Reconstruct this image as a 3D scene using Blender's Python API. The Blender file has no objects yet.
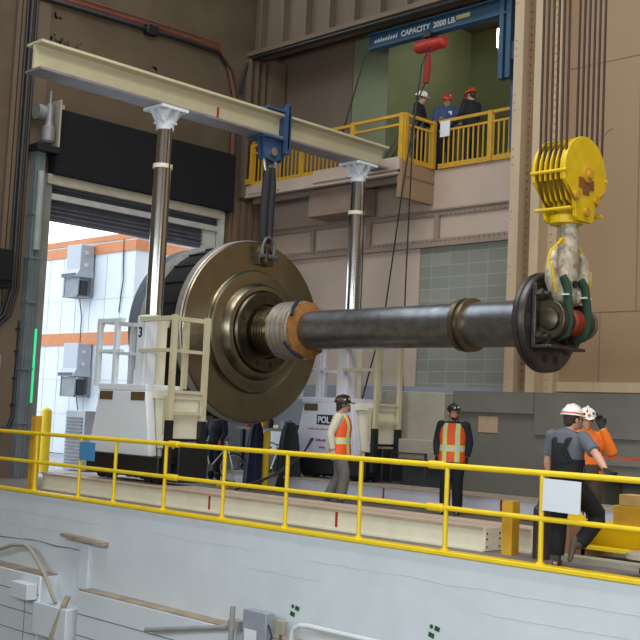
import bpy, bmesh, math, random
from mathutils import Vector, Matrix, Quaternion
random.seed(7)
scene = bpy.context.scene
C = scene.collection
PI = math.pi
def V(*a): return Vector(a)

# ------------------------------------------------------------------ camera
yaw, pitch, roll, fpx, H = 0.7827768, 0.08891303, 0.046957, 1119.4, 1.6
f = V(-math.sin(yaw)*math.cos(pitch), math.cos(yaw)*math.cos(pitch), math.sin(pitch))
rt = f.cross(V(0, 0, 1)).normalized(); up = rt.cross(f)
r2 = rt*math.cos(roll)+up*math.sin(roll); u2 = -rt*math.sin(roll)+up*math.cos(roll)
cam = bpy.data.objects.new('camera', bpy.data.cameras.new('camera')); C.objects.link(cam)
m = Matrix((r2, u2, -f)).transposed().to_4x4(); m.translation = V(0, 0, H)
cam.matrix_world = m
cam.data.sensor_width = 36; cam.data.lens = 36*fpx/640; cam.data.clip_end = 400; cam.data.clip_start = .1
scene.camera = cam

# ------------------------------------------------------------------ world, lights, exposure
w = bpy.data.worlds.new('overcast_sky'); scene.world = w; w.use_nodes = True
bg = w.node_tree.nodes['Background']; bg.inputs[0].default_value = (.80, .90, 1.0, 1); bg.inputs[1].default_value = 2.6
def area(name, loc, to, sx, sy, power, color):
    l = bpy.data.lights.new(name, 'AREA'); l.shape = 'RECTANGLE'; l.size = sx; l.size_y = sy; l.energy = power; l.color = color
    o = bpy.data.objects.new(name, l); C.objects.link(o); o.location = loc
    o.rotation_euler = (Vector(to)-Vector(loc)).to_track_quat('-Z', 'Y').to_euler(); return o
XLW = -22.3
WARM = (1, .93, .84)
for x, y, p in ((-14, 6, 260), (-6, 6, 420), (2, 6, 420), (-14, 11, 200), (-6, 11, 320), (2, 11, 320)):
    area('high_bay_lamp', (x, y, 15.6), (x, y, 0), 1.6, .7, p, WARM)
area('near_fill_light', (-8, -3.3, 4.2), (-10, 12, 0), 28, 5, 2900, (.86, .94, 1))  # added light panel on the unseen camera side, brightens the pit wall
area('shaft_highlight_light', (XLW, 11, 13.9), (0, 11, 9), 15, 4, 480, (.80, .90, 1))  # unseen light added high on the left wall for the shaft highlight
area('skylight', (-9, 11.5, 16.3), (-9, 11.5, 0), 26, 10, 1300, (.80, .90, 1))
area('side_bay_light', (8, 6, 5), (-14, 13, 1), 8, 6, 500, (.93, .96, 1))
vs = scene.view_settings
vs.view_transform = 'Standard'; vs.look = 'None'; vs.gamma = 1; vs.use_curve_mapping = False; vs.exposure = 0.0

# ------------------------------------------------------------------ materials
MATS = {}
def srgb(c): return tuple(((x/255)/12.92 if x/255 <= .04045 else ((x/255+.055)/1.055)**2.4) for x in c)
def mat(name, rgb, rough=.6, metal=0., amt=.12, scale=3., bump=.0, dark=None, streak=False, emit=0):
    if name in MATS: return MATS[name]
    ma = bpy.data.materials.new(name); ma.use_nodes = True; nt = ma.node_tree; N = nt.nodes; L = nt.links
    b = N['Principled BSDF']; b.inputs['Roughness'].default_value = rough; b.inputs['Metallic'].default_value = metal
    c = srgb(rgb); tc = N.new('ShaderNodeTexCoord'); no = N.new('ShaderNodeTexNoise')
    no.inputs['Scale'].default_value = scale; no.inputs['Detail'].default_value = 6; no.inputs['Roughness'].default_value = .65
    src = tc.outputs['Object']
    if streak:
        mp = N.new('ShaderNodeMapping'); mp.inputs['Scale'].default_value = (1, 1, .18); L.new(src, mp.inputs[0]); src = mp.outputs[0]
    L.new(src, no.inputs['Vector'])
    cr = N.new('ShaderNodeValToRGB'); cr.color_ramp.elements[0].position = .3; cr.color_ramp.elements[1].position = .7
    d = srgb(dark) if dark else tuple(x*(1-amt*2.2) for x in c)
    cr.color_ramp.elements[0].color = (*[max(0, x) for x in d], 1); cr.color_ramp.elements[1].color = (*c, 1)
    L.new(no.outputs[0], cr.inputs[0]); L.new(cr.outputs[0], b.inputs['Base Color'])
    if bump:
        bu = N.new('ShaderNodeBump'); bu.inputs['Strength'].default_value = bump; bu.inputs['Distance'].default_value = .02
        n2 = N.new('ShaderNodeTexNoise'); n2.inputs['Scale'].default_value = scale*6; n2.inputs['Detail'].default_value = 4
        L.new(tc.outputs['Object'], n2.inputs['Vector']); L.new(n2.outputs[0], bu.inputs['Height']); L.new(bu.outputs[0], b.inputs['Normal'])
    if emit:
        b.inputs['Emission Color'].default_value = (*c, 1); b.inputs['Emission Strength'].default_value = emit
    MATS[name] = ma; return ma
YEL = mat('yellow_paint', (238, 205, 30), .42, amt=.06, scale=4)
YELD = mat('old_yellow_paint', (204, 156, 40), .5, amt=.10, scale=4)
YELH = mat('hoist_yellow_paint', (226, 190, 12), .4, amt=.10, scale=5)
CREAM = mat('cream_paint', (226, 220, 196), .5, amt=.05, scale=3)
CREAMY = mat('yellowed_cream_paint', (196, 188, 156), .5, amt=.05, scale=3)
WHITE = mat('white_paint', (218, 224, 230), .45, amt=.03, scale=3)
LILAC = mat('pale_lilac_paint', (214, 212, 222), .45, amt=.04, scale=3)
BLACK = mat('black_paint', (22, 23, 26), .5, amt=.1)
RUBBER = mat('black_rubber', (28, 28, 30), .8, amt=.1)
CABLE = mat('dark_wire_rope', (70, 52, 40), .6, .3, amt=.2, scale=30)
CHROME = mat('chromed_cylinder', (205, 205, 205), .16, 1., amt=.04)
STEEL = mat('dark_forged_steel', (168, 170, 174), .36, 1., amt=.2, scale=5, bump=.08, streak=False)
STEELD = mat('blackened_steel', (104, 102, 100), .4, .95, amt=.2, scale=5, bump=.05)
BRASS = mat('oil_tinted_machined_steel', (152, 144, 122), .3, 1., amt=.10, scale=2.5)
BRASSD = mat('dark_machined_steel', (104, 98, 82), .34, 1., amt=.15, scale=3)
SILVER = mat('bright_machined_steel', (200, 196, 190), .35, 1., amt=.1, scale=8)
DULL = mat('dull_grey_steel', (120, 122, 124), .5, .6, amt=.15)
BRZ = mat('olive_steel_cover', (104, 98, 82), .35, .85, amt=.2)
GREENS = mat('green_sling_web', (36, 66, 48), .85, amt=.15, scale=12)
BLUE = mat('blue_crane_paint', (36, 74, 100), .5, amt=.12)
BLUES = mat('blue_steel_plate', (62, 92, 132), .5, .2, amt=.2)
RED = mat('red_paint', (172, 42, 30), .5, amt=.1)
DARKC = mat('black_door_curtain', (8, 10, 16), .9, amt=.15, scale=1.5)
PLUM = mat('plum_grey_steel', (152, 134, 120), .7, amt=.08, scale=.8, bump=.05)
PINK = mat('pinkish_steel_cladding', (190, 170, 154), .65, amt=.07, scale=.7, bump=.05)
TAN = mat('tan_steel_wall', (154, 127, 97), .55, amt=.06, scale=.6, bump=.04, streak=True)
TANC = mat('tan_column_paint', (190, 168, 138), .6, amt=.08, scale=2, streak=True)
TAND = mat('brown_column_web', (142, 114, 84), .65, amt=.12, scale=2, streak=True)
BROWN = mat('brown_stained_concrete', (100, 84, 64), .85, amt=.16, scale=.9, bump=.1)
BROWNL = mat('brown_wall_panel', (108, 91, 74), .75, amt=.1, scale=.8, streak=True)
GREYW = mat('grey_painted_steel', (112, 110, 100), .65, amt=.10, scale=.9, bump=.05)
BLUEG = mat('blue_grey_dado_paint', (138, 144, 152), .65, amt=.06, scale=.9)
BEIGE = mat('beige_concrete', (162, 156, 140), .8, amt=.1, scale=1.5, bump=.1)
GRN = mat('pale_green_wall', (126, 132, 88), .8, amt=.06, scale=.8)
GRND = mat('green_wall_strip', (120, 128, 100), .8, amt=.06, scale=.8)
ORANGE = mat('orange_cladding', (214, 136, 84), .6, amt=.08)
SKIN = mat('skin', (196, 148, 122), .6, amt=.04, scale=10)
HAIR = mat('hair', (60, 46, 38), .8)
LEATHER = mat('tan_leather', (206, 190, 150), .8)
BOOT = mat('brown_boot', (84, 74, 58), .7)
WOOD = mat('raw_timber', (196, 160, 96), .7, amt=.12, scale=6)

# ------------------------------------------------------------------ mesh helpers
class MB:
    def __init__(s): s.bm = bmesh.new(); s.nm = 0
    def _add(s, verts, faces, mi=0, smooth=False):
        vv = [s.bm.verts.new(v) for v in verts]
        for fc in faces:
            try:
                q = s.bm.faces.new([vv[i] for i in fc]); q.material_index = mi; q.smooth = smooth
            except ValueError: pass
        return vv
    def box(s, x0, x1, y0, y1, z0, z1, mi=0, M=None):
        x0, x1 = min(x0, x1), max(x0, x1); y0, y1 = min(y0, y1), max(y0, y1); z0, z1 = min(z0, z1), max(z0, z1)
        vs_ = [V(x, y, z) for z in (z0, z1) for x, y in ((x0, y0), (x1, y0), (x1, y1), (x0, y1))]
        if M: vs_ = [M @ v for v in vs_]
        s._add(vs_, [(0, 3, 2, 1), (4, 5, 6, 7), (0, 1, 5, 4), (1, 2, 6, 5), (2, 3, 7, 6), (3, 0, 4, 7)], mi); return s
    def bar(s, p, q, a, b=None, upv=(0, 0, 1), mi=0):
        p, q = Vector(p), Vector(q); b = b or a; t = (q-p); L = t.length; t.normalize(); u = Vector(upv)
        if abs(u.dot(t)) > .95: u = V(0, 1, 0) if abs(t.y) < .9 else V(1, 0, 0)
        sd = t.cross(u).normalized(); u = sd.cross(t)
        M = Matrix((sd, t, u)).transposed().to_4x4(); M.translation = p
        return s.box(-a/2, a/2, 0, L, -b/2, b/2, mi, M)
    def loft(s, rings, closed=True, mi=0, smooth=True):
        n = len(rings[0]); vv = [v for r in rings for v in r]; fs = []
        for k in range(len(rings)-1):
            for i in range(n):
                j = (i+1) % n; fs.append((k*n+i, k*n+j, (k+1)*n+j, (k+1)*n+i))
        if closed: fs += [tuple(range(n))[::-1], tuple(range((len(rings)-1)*n, len(rings)*n))]
        vs2 = s._add(vv, fs, mi, smooth)
        return s
    def tube(s, pts, r, n=10, mi=0, side=None, smooth=True, caps=True):
        """pts: list of points; r: a number or list of (rx,ry) or numbers"""
        pts = [Vector(p) for p in pts]; rings = []
        prev = None
        for i, p in enumerate(pts):
            t = (pts[min(i+1, len(pts)-1)]-pts[max(i-1, 0)]).normalized()
            if side is not None: sd = Vector(side)
            elif prev is not None: sd = prev
            else: sd = V(1, 0, 0) if abs(t.x) < .8 else V(0, 1, 0)
            sd = (sd-t*sd.dot(t)).normalized(); prev = sd; fw = t.cross(sd)
            rr = r[i] if isinstance(r, (list, tuple)) else r
            rx, ry = rr if isinstance(rr, (list, tuple)) else (rr, rr)
            rings.append([p+sd*(rx*math.cos(2*PI*k/n))+fw*(ry*math.sin(2*PI*k/n)) for k in range(n)])
        return s.loft(rings, caps, mi, smooth)
    def lathe(s, prof, c, axis='z', n=48, mi=0, caps=True, smooth=True):
        """prof: list of (position along the axis, radius)"""
        c = Vector(c); rings = []
        for a, r in prof:
            ring = []
            for k in range(n):
                q = 2*PI*k/n; u, v = r*math.cos(q), r*math.sin(q)
                ring.append(c+(V(a, u, v) if axis == 'x' else V(v, a, u) if axis == 'y' else V(u, v, a)))
            rings.append(ring)
        return s.loft(rings, caps, mi, smooth)
    def prism(s, poly, axis, a0, a1, mi=0):
        """poly of 2D points in the plane across the axis, extruded from a0 to a1"""
        def P(u, v, a): return V(a, u, v) if axis == 'x' else V(u, a, v) if axis == 'y' else V(u, v, a)
        n = len(poly); vv = [P(u, v, a0) for u, v in poly]+[P(u, v, a1) for u, v in poly]
        s._add(vv, [tuple(range(n))[::-1], tuple(range(n, 2*n))]+[(i, (i+1) % n, n+(i+1) % n, n+i) for i in range(n)], mi); return s
    def ball(s, c, rx, ry=None, rz=None, nu=14, nv=9, mi=0, z0=-1, z1=1):
        ry = ry or rx; rz = rz or rx; c = Vector(c); rings = []
        for i in range(nv+1):
            t = math.asin(z0)+(math.asin(z1)-math.asin(z0))*i/nv
            k = max(.02, math.cos(t))
            rings.append([c+V(rx*k*math.cos(2*PI*j/nu), ry*k*math.sin(2*PI*j/nu), rz*math.sin(t)) for j in range(nu)])
        return s.loft(rings, True, mi)
def wl(o):
    v = V(0, 0, 0)
    while o: v = v+o.location; o = o.parent
    return v
def part(name, mb, mats, parent=None, local=False, bevel=0, label=None, sharp=35, kind=None):
    bm = mb.bm
    bmesh.ops.recalc_face_normals(bm, faces=bm.faces)
    me = bpy.data.meshes.new(name); o = bpy.data.objects.new(name, me)
    if parent is not None:
        if not local: bmesh.ops.translate(bm, verts=bm.verts, vec=-wl(parent))
    else:
        xs = [v.co for v in bm.verts]
        mn = V(*[min(c[i] for c in xs) for i in range(3)]); mx = V(*[max(c[i] for c in xs) for i in range(3)])
        b = V((mn.x+mx.x)/2, (mn.y+mx.y)/2, mn.z); bmesh.ops.translate(bm, verts=bm.verts, vec=-b); o.location = b
    bm.to_mesh(me); bm.free()
    for q in (mats if isinstance(mats, (list, tuple)) else [mats]): me.materials.append(q)
    try: me.set_sharp_from_angle(angle=math.radians(sharp))
    except Exception: pass
    C.objects.link(o)
    if parent is not None: o.parent = parent
    if bevel:
        bv = o.modifiers.new('bevel', 'BEVEL'); bv.width = bevel; bv.segments = 2; bv.limit_method = 'ANGLE'
    if label: o['label'] = label
    if kind: o['kind'] = kind
    return o
def tag(o, label, cat, group=None, kind=None):
    o['label'] = label; o['category'] = cat
    if group: o['group'] = group
    if kind: o['kind'] = kind
    return o
def thing(name, loc, label, cat, group=None, rz=0):
    o = bpy.data.objects.new(name, None); C.objects.link(o); o.location = loc; o.rotation_euler = (0, 0, rz); o.empty_display_size = .2
    return tag(o, label, cat, group)
def struct(name, mb, mats, **k):
    o = part(name, mb, mats, **k); o['kind'] = 'structure'; return o
def copy_tree(o, parent=None):
    c = o.copy(); C.objects.link(c); c.parent = parent
    for ch in list(o.children): copy_tree(ch, c)
    return c
def text(name, s, size, loc, xdir, ydir, ma, parent, depth=.004, sx=1, bold=0):
    cu = bpy.data.curves.new(name, 'FONT'); cu.body = s; cu.size = size; cu.extrude = depth; cu.align_x = 'LEFT'; cu.offset = bold
    t = bpy.data.objects.new('tmp', cu); C.objects.link(t)
    dg = bpy.context.evaluated_depsgraph_get(); me = bpy.data.meshes.new_from_object(t.evaluated_get(dg))
    bpy.data.objects.remove(t)
    xd = Vector(xdir).normalized(); yd = Vector(ydir).normalized(); zd = xd.cross(yd)
    M = Matrix((xd, yd, zd)).transposed().to_4x4() @ Matrix.Diagonal((sx, 1, 1, 1)); M.translation = Vector(loc)-(wl(parent) if parent else V(0, 0, 0))
    me.transform(M); me.materials.clear(); me.materials.append(ma)
    o = bpy.data.objects.new(name, me); C.objects.link(o)
    if parent: o.parent = parent
    return o

# ================================================================== SETTING
XL, YB = -22.51, 20.6
RY = 11.28          # guard railing and pit edge line
FLOORM = mat('worn_concrete_floor', (120, 112, 104), .75, amt=.15, scale=1.2, bump=.05)
PITM = mat('white_painted_concrete', (206, 214, 219), .7, amt=.045, scale=1.6, bump=.12)
PITD = mat('dirty_concrete_ledge', (170, 156, 136), .9, amt=.2, scale=3, bump=.2)
m_ = MB(); m_.box(XL-.3, 10, RY-.02, YB+1, -.3, 0); struct('floor', m_, FLOORM)
m_ = MB(); m_.box(-80, XL-.3, -20, 60, -.4, -.02); struct('ground', m_, mat('pale_asphalt', (170, 170, 172), .8))
# the wall of the pit below the railing, stepped out lower down on both sides of a recess
m_ = MB()
m_.box(-30, 8, RY-.05, RY+.35, -6, -.005)
m_.box(-16.35, 8, RY-.33, RY, -6, -1.46)
m_.box(-30, -17.45, RY-.40, RY, -6, -1.36)
m_.box(-16.75, -16.45, RY-.10, RY, -1.5, -.72)
struct('wall_pit', m_, PITM, bevel=.02)
m_ = MB(); m_.box(-16.35, 8, RY-.32, RY-.05, -1.47, -1.445); m_.box(-30, -17.45, RY-.39, RY-.05, -1.37, -1.345)
struct('trim_1', m_, PITD)
m_ = MB()
for z in (-1.85, -2.2, -2.55, -2.9): m_.box(-16.34, 8, RY-.335, RY-.325, z, z+.014)
for z in (-1.7, -2.05, -2.4, -2.75): m_.box(-30, -17.46, RY-.405, RY-.395, z, z+.014)
for x in (-17.9, -19.0): m_.box(x, x+.014, RY-.405, RY-.395, -3.2, -1.75)
struct('trim_2', m_, mat('dark_board_joint', (112, 112, 112), .9))
m_ = MB()
for z0, segs in ((-.36, ((-20.5, -16.2), (-14.8, -12.2), (-11.2, -5))), (-.62, ((-19.2, -17.3), (-12.5, -10.8), (-8.2, -6)))):
    for xa, xb in segs:
        pts = []; x = xa; z = z0
        while x < xb:
            z += random.uniform(-.007, .007)+(z0-z)*.1; pts.append((x, RY-.0515, z)); x += .09
        m_.tube(pts, [(random.uniform(.001, .0035), .002) for _ in pts], 6)
struct('trim_3', m_, mat('crack_in_paint', (172, 174, 174), .95))
m_ = MB(); m_.tube([(x, RY-.052, z) for x, z in ((-21.5, -.93), (-19.51, -.9), (-18.78, -.87), (-18.4, -.845), (-18.09, -.84), (-17.58, -.87), (-17.1, -.855), (-16.69, -.86), (-16.66, -1.09), (-16.74, -1.27), (-16.77, -1.45))], [.010, .012, .006, .010, .008, .013, .009, .010, .006, .012, .005], 6)
struct('trim_14', m_, mat('old_render_edge', (120, 122, 122), .95))
m_ = MB(); m_.prism([(-17.25, -.60), (-15.95, -.63), (-15.95, -.69), (-17.2, -.66)], 'y', RY-.2, RY-.03)
tag(part('drip_ledge', m_, PITD), 'short dirty concrete ledge sticking out of the white pit wall', 'ledge')
m_ = MB(); pts = [(-20.2, 10.97, -1.25), (-19.5, 10.97, -1.17), (-19.01, 10.96, -1.07), (-18.59, 10.95, -.95), (-18.14, 10.95, -.9), (-17.95, 10.95, -.96), (-17.78, 10.95, -1.07), (-17.42, 10.95, -1.34), (-17.16, 10.93, -1.6), (-16.95, 10.9, -1.76)]
m_.tube(pts, .035, 8)
tag(part('bent_hose', m_, BEIGE), 'bent pale hose arching over the left step of the pit wall', 'hose')
m_ = MB(); m_.box(-18.05, -17.5, RY-.62, RY-.41, -1.78, -1.5); m_.box(-17.55, -16.5, RY-.45, RY-.02, -2.35, -1.8)
tag(part('concrete_bracket', m_, PITM, bevel=.015), 'white block bracket in the recess of the pit wall', 'bracket')
m_ = MB(); m_.tube([(-16.9, RY-.5, -3.3), (-16.88, RY-.45, -2.3), (-16.65, RY-.4, -1.75), (-16.7, RY-.3, -1.62)], .05, 8)
m_.tube([(-16.6, RY-.5, -3.3), (-16.6, RY-.4, -2.1)], .03, 8)
tag(part('corroded_pipe', m_, PITD), 'corroded pipe running up inside the pit wall recess', 'pipe')
m_ = MB(); m_.tube([(-14.2, RY-.5, -1.75), (-12.35, RY-.45, -1.42)], .035, 10); m_.tube([(-12.25, RY-.5, -3.2), (-12.2, RY-.5, -1.10)], .04, 10); m_.box(-12.30, -12.08, RY-.5, RY-.33, -1.42, -1.30)
tag(part('grey_conduit', m_, mat('pale_conduit', (150, 152, 150), .6)), 'grey conduit pipe ending at a post beside the electrical box', 'pipe')
e = thing('electrical_box', (-11.7, RY-.36, -2.0), 'grey electrical box with a pale label on the pit wall', 'electrical box')
m_ = MB(); m_.box(-11.98, -11.5, RY-.50, RY-.34, -1.75, -1.1); part('enclosure', m_, mat('grey_box_enamel', (148, 156, 168), .5), e, bevel=.01)
m_ = MB(); m_.box(-11.93, -11.68, RY-.506, RY-.5, -1.56, -1.36); part('paper_label', m_, WHITE, e)
m_ = MB(); m_.tube([(-11.50, RY-.45, -1.25), (-11.42, RY-.45, -1.4), (-11.5, RY-.45, -1.62), (-11.7, RY-.45, -1.7)], .012, 6); part('cable', m_, BLACK, e)
e = thing('junction_box', (-11.3, RY-.33, -1.5), 'small beige junction box right of the grey electrical box', 'junction box')
m_ = MB(); m_.box(-11.40, -11.24, RY-.42, RY-.33, -1.36, -1.17); part('box_body', m_, BEIGE, e, bevel=.01)
m_ = MB(); m_.tube([(-11.32, RY-.38, -1.36), (-11.32, RY-.38, -3)], .02, 8); part('conduit', m_, DULL, e)
# a rounded raised pipe frame
m_ = MB()
pts = [(-11.12, RY-.36, -3), (-11.12, RY-.36, -1.32), (-11.08, RY-.36, -1.24), (-10.98, RY-.36, -1.19), (-10.8, RY-.36, -1.17), (-6, RY-.36, -1.17)]
m_.tube(pts, .035, 8); tag(part('pipe_frame', m_, PITM), 'white rounded pipe frame low on the pit wall', 'pipe')
def marks(x, z, lab):
    m = MB()
    for dx, dz, w_ in ((-.02, -.03, .09), (.07, .06, .08)):
        M = Matrix.Translation((x+dx, RY-.054, z+dz)) @ Matrix.Rotation(.25, 4, 'Y'); m.box(-w_/2, w_/2, -.003, .003, -.03, .03, 0, M)
    M = Matrix.Translation((x-.02, RY-.054, z+.075)); m.lathe([(-.003, .028), (.003, .028)], M.translation, 'y', 12)
    tag(part('green_paint_mark', m, mat('green_marker', (26, 92, 44), .7)), lab, 'paint mark', 'green marks on the pit wall')
marks(-11.42, -1.1, 'green paint marks above the grey electrical box'); marks(-8.93, -.98, 'green paint marks on the pit wall at lower right, under the man in black')

# left wall with the big door opening
DY0, DY1, DZ = 13.5, 18.8, 6.15
m_ = MB()
m_.box(XL-.3, XL, -4, DY0, -6, 16.5); m_.box(XL-.3, XL, DY1, YB+5, -.3, 16.5); m_.box(XL-.3, XL, DY0, DY1, 8.3, 16.5)
struct('wall_left', m_, BROWN)
m_ = MB()
m_.box(XL, XL+.06, 12.55, 13.28, 0, 16); 
for y in (12.5, 11.2): m_.box(XL, XL+.10, y-.10, y, 0, 16)
m_.box(XL, XL+.14, 10.6, 10.7, 9.9, 10.0)
struct('trim_4', m_, BROWNL)
# ribbed return between door and corner
m_ = MB()
for k in range(13): m_.box(XL, XL+.07+.05*(k % 2), 18.98+k*.125, 18.98+k*.125+.085, 2.3, 7.3)
struct('trim_5', m_, mat('rusty_brown_ribs', (124, 98, 76), .8, amt=.2, scale=2, streak=True))
m_ = MB(); m_.box(XL, XL+.10, 18.62, 18.80, 0, 7.0); m_.box(XL-.3, XL-.02, 18.2, 18.62, 0, 6.4)
struct('trim_6', m_, mat('white_door_jamb', (196, 196, 188), .6))
m_ = MB(); m_.box(XL, XL+.16, 18.9, YB-.02, 0, 2.3); struct('wall_dado_side', m_, BLUEG)
# door
dr = thing('roller_door', (XL, 16.2, 0), 'large loading door with black hood, its shutter rolled up', 'door'); dr['kind'] = 'structure'; dr.name = 'door_1'
m_ = MB(); m_.box(XL-.15, XL+.32, DY0-.0, 18.9, 6.92, 8.45); part('hood', m_, DARKC, dr, bevel=.03)
m_ = MB(); m_.box(XL+.02, XL+.2, DY0-.1, 18.62, 6.70, 6.93); part('lintel_beam', m_, mat('stained_white_lintel', (176, 168, 150), .7, amt=.1), dr)
m_ = MB()
for k in range(7): m_.prism([(XL-.12, 6.66-k*.1), (XL-.04, 6.61-k*.1), (XL-.12, 6.565-k*.1)], 'y', DY0, 18.62)
m_.box(XL-.16, XL-.12, DY0-.1, 18.9, 5.9, 7.2); part('shutter', m_, mat('grey_shutter_slats', (104, 106, 114), .6), dr)
m_ = MB(); m_.box(XL-.06, XL+.06, DY0, 18.62, 6.38, 6.52); part('bottom_bar', m_, mat('pale_bar', (190, 188, 182), .6), dr)
m_ = MB(); m_.box(XL-.03, XL+.14, 13.34, 13.56, 0, 6.9); part('guide_rail', m_, mat('grey_rail', (132, 134, 128), .6), dr)
m_ = MB(); m_.box(XL+.0, XL+.28, 13.02, 13.26, 0, 7.4); m_.box(XL+.28, XL+.31, 13.06, 13.1, 0, 7.3); m_.box(XL+.28, XL+.31, 13.18, 13.22, 0, 7.3)
for z in (1.2, 2.4, 3.9, 4.9, 5.9): m_.box(XL, XL+.33, 13.0, 13.28, z, z+.05)
part('track_post', m_, mat('blue_grey_steel', (112, 122, 124), .6, amt=.12), dr)
m_ = MB(); m_.tube([(XL+.36, 13.13, 5.1), (XL+.36, 13.13, 6.9)], .085, 12); part('counterweight', m_, mat('pale_weight', (158, 164, 160), .5), dr)
m_ = MB(); m_.box(XL+.1, XL+.14, 13.45, 13.75, 7.45, 8.6); m_.box(XL, XL+.5, 13.42, 13.46, 7.5, 8.6); part('motor_plate', m_, mat('cream_plate', (176, 170, 150), .6), dr)
m_ = MB(); m_.lathe([(7.55, .1), (7.6, .15), (7.9, .15), (7.95, .1), (8.05, .08), (8.45, .08), (8.47, .03), (8.75, .025)], (XL+.42, 13.2, 0), 'z', 16)
m_.lathe([(-.1, .18), (.1, .18)], (XL+.3, 13.02, 8.25), 'y', 16); part('motor', m_, mat('grey_motor', (150, 150, 150), .5, .4), dr)
m_ = MB(); m_.box(XL+.1, XL+.5, 12.9, 13.5, 7.35, 7.5); part('bracket', m_, BLACK, dr)
m_ = MB(); m_.box(XL+.1, XL+.16, 13.37, 13.42, 1.68, 3.35); part('indicator_strip', m_, mat('green_lit_strip', (60, 215, 140), .5, emit=.9), dr, label='glowing green strip light')
# conduits on the left wall
m_ = MB()
for dy, r in ((0, .05), (.13, .035), (-.1, .03)): m_.tube([(XL+.1, 12.75+dy, 16), (XL+.1, 12.75+dy, 4.2), (XL+.1, 12.6+dy, 3.6), (XL+.1, 12.3+dy, 3.3), (XL+.1, 11.4+dy, 3.2)], r, 8)
tag(part('vertical_conduit', m_, mat('dark_conduit', (40, 38, 40), .5)), 'bundle of dark conduits running up the left wall', 'conduit')
m_ = MB(); m_.tube([(XL+.08, 13.02, 3.5), (XL+.08, 13.0, 1.4), (XL+.08, 12.9, 1.1), (XL+.08, 12.4, 1.0)], .05, 8); 
for z in (1.6, 2.2, 2.8, 3.3): m_.box(XL, XL+.14, 12.92, 13.1, z, z+.03)
tag(part('short_conduit', m_, mat('dark_conduit', (40, 38, 40), .5)), 'short dark conduit curving beside the door track', 'conduit')
m_ = MB(); m_.box(XL+.2, XL+.5, 12.0, 12.5, 4.15, 5.0); m_.box(XL+.5, XL+.55, 12.1, 12.5, 4.3, 4.9)
tag(part('wall_speaker', m_, DARKC, bevel=.03), 'black box mounted on the left wall beside the conduits', 'speaker')
m_ = MB(); m_.box(XL, XL+.1, 12.2, 12.6, 1.9, 2.7); m_.box(XL+.1, XL+.11, 12.5, 12.58, 1.9, 2.2)
tag(part('control_panel', m_, BEIGE), 'small beige control panel at the left edge above the railing', 'control panel')
CZ = (11.0, 11.06, 11.1, 11.1)
def cable_run(name, pts, r, ma, lab):
    m = MB(); m.tube(pts, r, 6); return tag(part(name, m, ma), lab, 'cable')
for k, (dz, ma, lab) in enumerate(((0, BLACK, 'thick black cable running along the left wall above the door'), (.13, mat('red_cable', (150, 62, 48), .6), 'red cable running just above the thick black one'), (.24, mat('rust_cable', (120, 60, 44), .6), 'rust coloured cable, upper of the two red ones'))):
    cable_run('wall_cable', [(XL+.1, 12.9, 10.95+dz), (XL+.1, 14.1, CZ[0]+dz), (XL+.1, 15.8, CZ[1]+dz), (XL+.1, 17.2, CZ[2]+dz), (XL+.1, 18.3, CZ[3]+dz), (XL+.1, 18.75-dz*.4, 10.7), (XL+.1, 18.95-dz*.4, 10.1), (XL+.1, 19.02-dz*.4, 7.5)], .05 if k == 0 else .025, ma, lab)
m_ = MB(); m_.box(XL, XL+.2, 15.9, 16.25, 10.95, 11.2)
tag(part('cable_box', m_, BLACK, bevel=.03), 'dark splice box on the cable run above the door', 'junction box')

# back wall
m_ = MB(); m_.box(XL, -17.2, YB, YB+.3, 2.5, 5.85); m_.box(XL, -13.2, YB, YB+.3, 5.85, 7.70)
struct('wall_back', m_, PINK)
BRICK = mat('grey_block_wall', (140, 142, 132), .85)
nt = BRICK.node_tree; bt = nt.nodes.new('ShaderNodeTexBrick'); tc = nt.nodes.new('ShaderNodeTexCoord'); mp = nt.nodes.new('ShaderNodeMapping')
mp.inputs['Rotation'].default_value = (PI/2, 0, 0)
nt.links.new(tc.outputs['Object'], mp.inputs[0]); nt.links.new(mp.outputs[0], bt.inputs[0])
bt.inputs['Color1'].default_value = (*srgb((138, 140, 130)), 1); bt.inputs['Color2'].default_value = (*srgb((124, 127, 118)), 1); bt.inputs['Mortar'].default_value = (*srgb((150, 151, 138)), 1)
bt.inputs['Scale'].default_value = 1; bt.inputs['Brick Width'].default_value = .55; bt.inputs['Row Height'].default_value = .28; bt.inputs['Mortar Size'].default_value = .012; bt.offset = 0.0
nt.links.new(bt.outputs[0], nt.nodes['Principled BSDF'].inputs['Base Color'])
m_ = MB(); m_.box(-17.2, -13.2, YB+.03, YB+.3, 2.3, 5.85); struct('wall_brick', m_, BRICK)
m_ = MB(); m_.box(XL, -13.2, YB-.02, YB+.3, 0, 2.5); struct('wall_dado', m_, BLUEG)
m_ = MB(); m_.box(-13.2, 10, 20.15, 20.45, 2.3, 17); struct('wall_right', m_, TAN)
m_ = MB(); m_.box(-13.2, 10, 20.05, 20.2, 2.42, 2.62); struct('baseboard_right', m_, TANC)
# riveted bands
m_ = MB(); m_.box(XL, -13.9, YB-.12, YB, 5.82, 5.92); m_.box(XL, -13.9, YB-.06, YB, 5.86, 6.02); m_.box(XL, -13.9, YB-.06, YB, 6.56, 6.70); m_.box(XL, -13.9, YB-.12, YB, 6.68, 6.72)
for x in (-18.9, -16.72, -20.9): m_.box(x, x+.12, YB-.10, YB, 5.95, 6.6)
x = XL+.1
while x < -13.9:
    for z in (5.97, 6.60): m_.ball((x, YB-.07, z), .026, nu=6, nv=4)
    x += .14
struct('trim_7', m_, PLUM)
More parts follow.
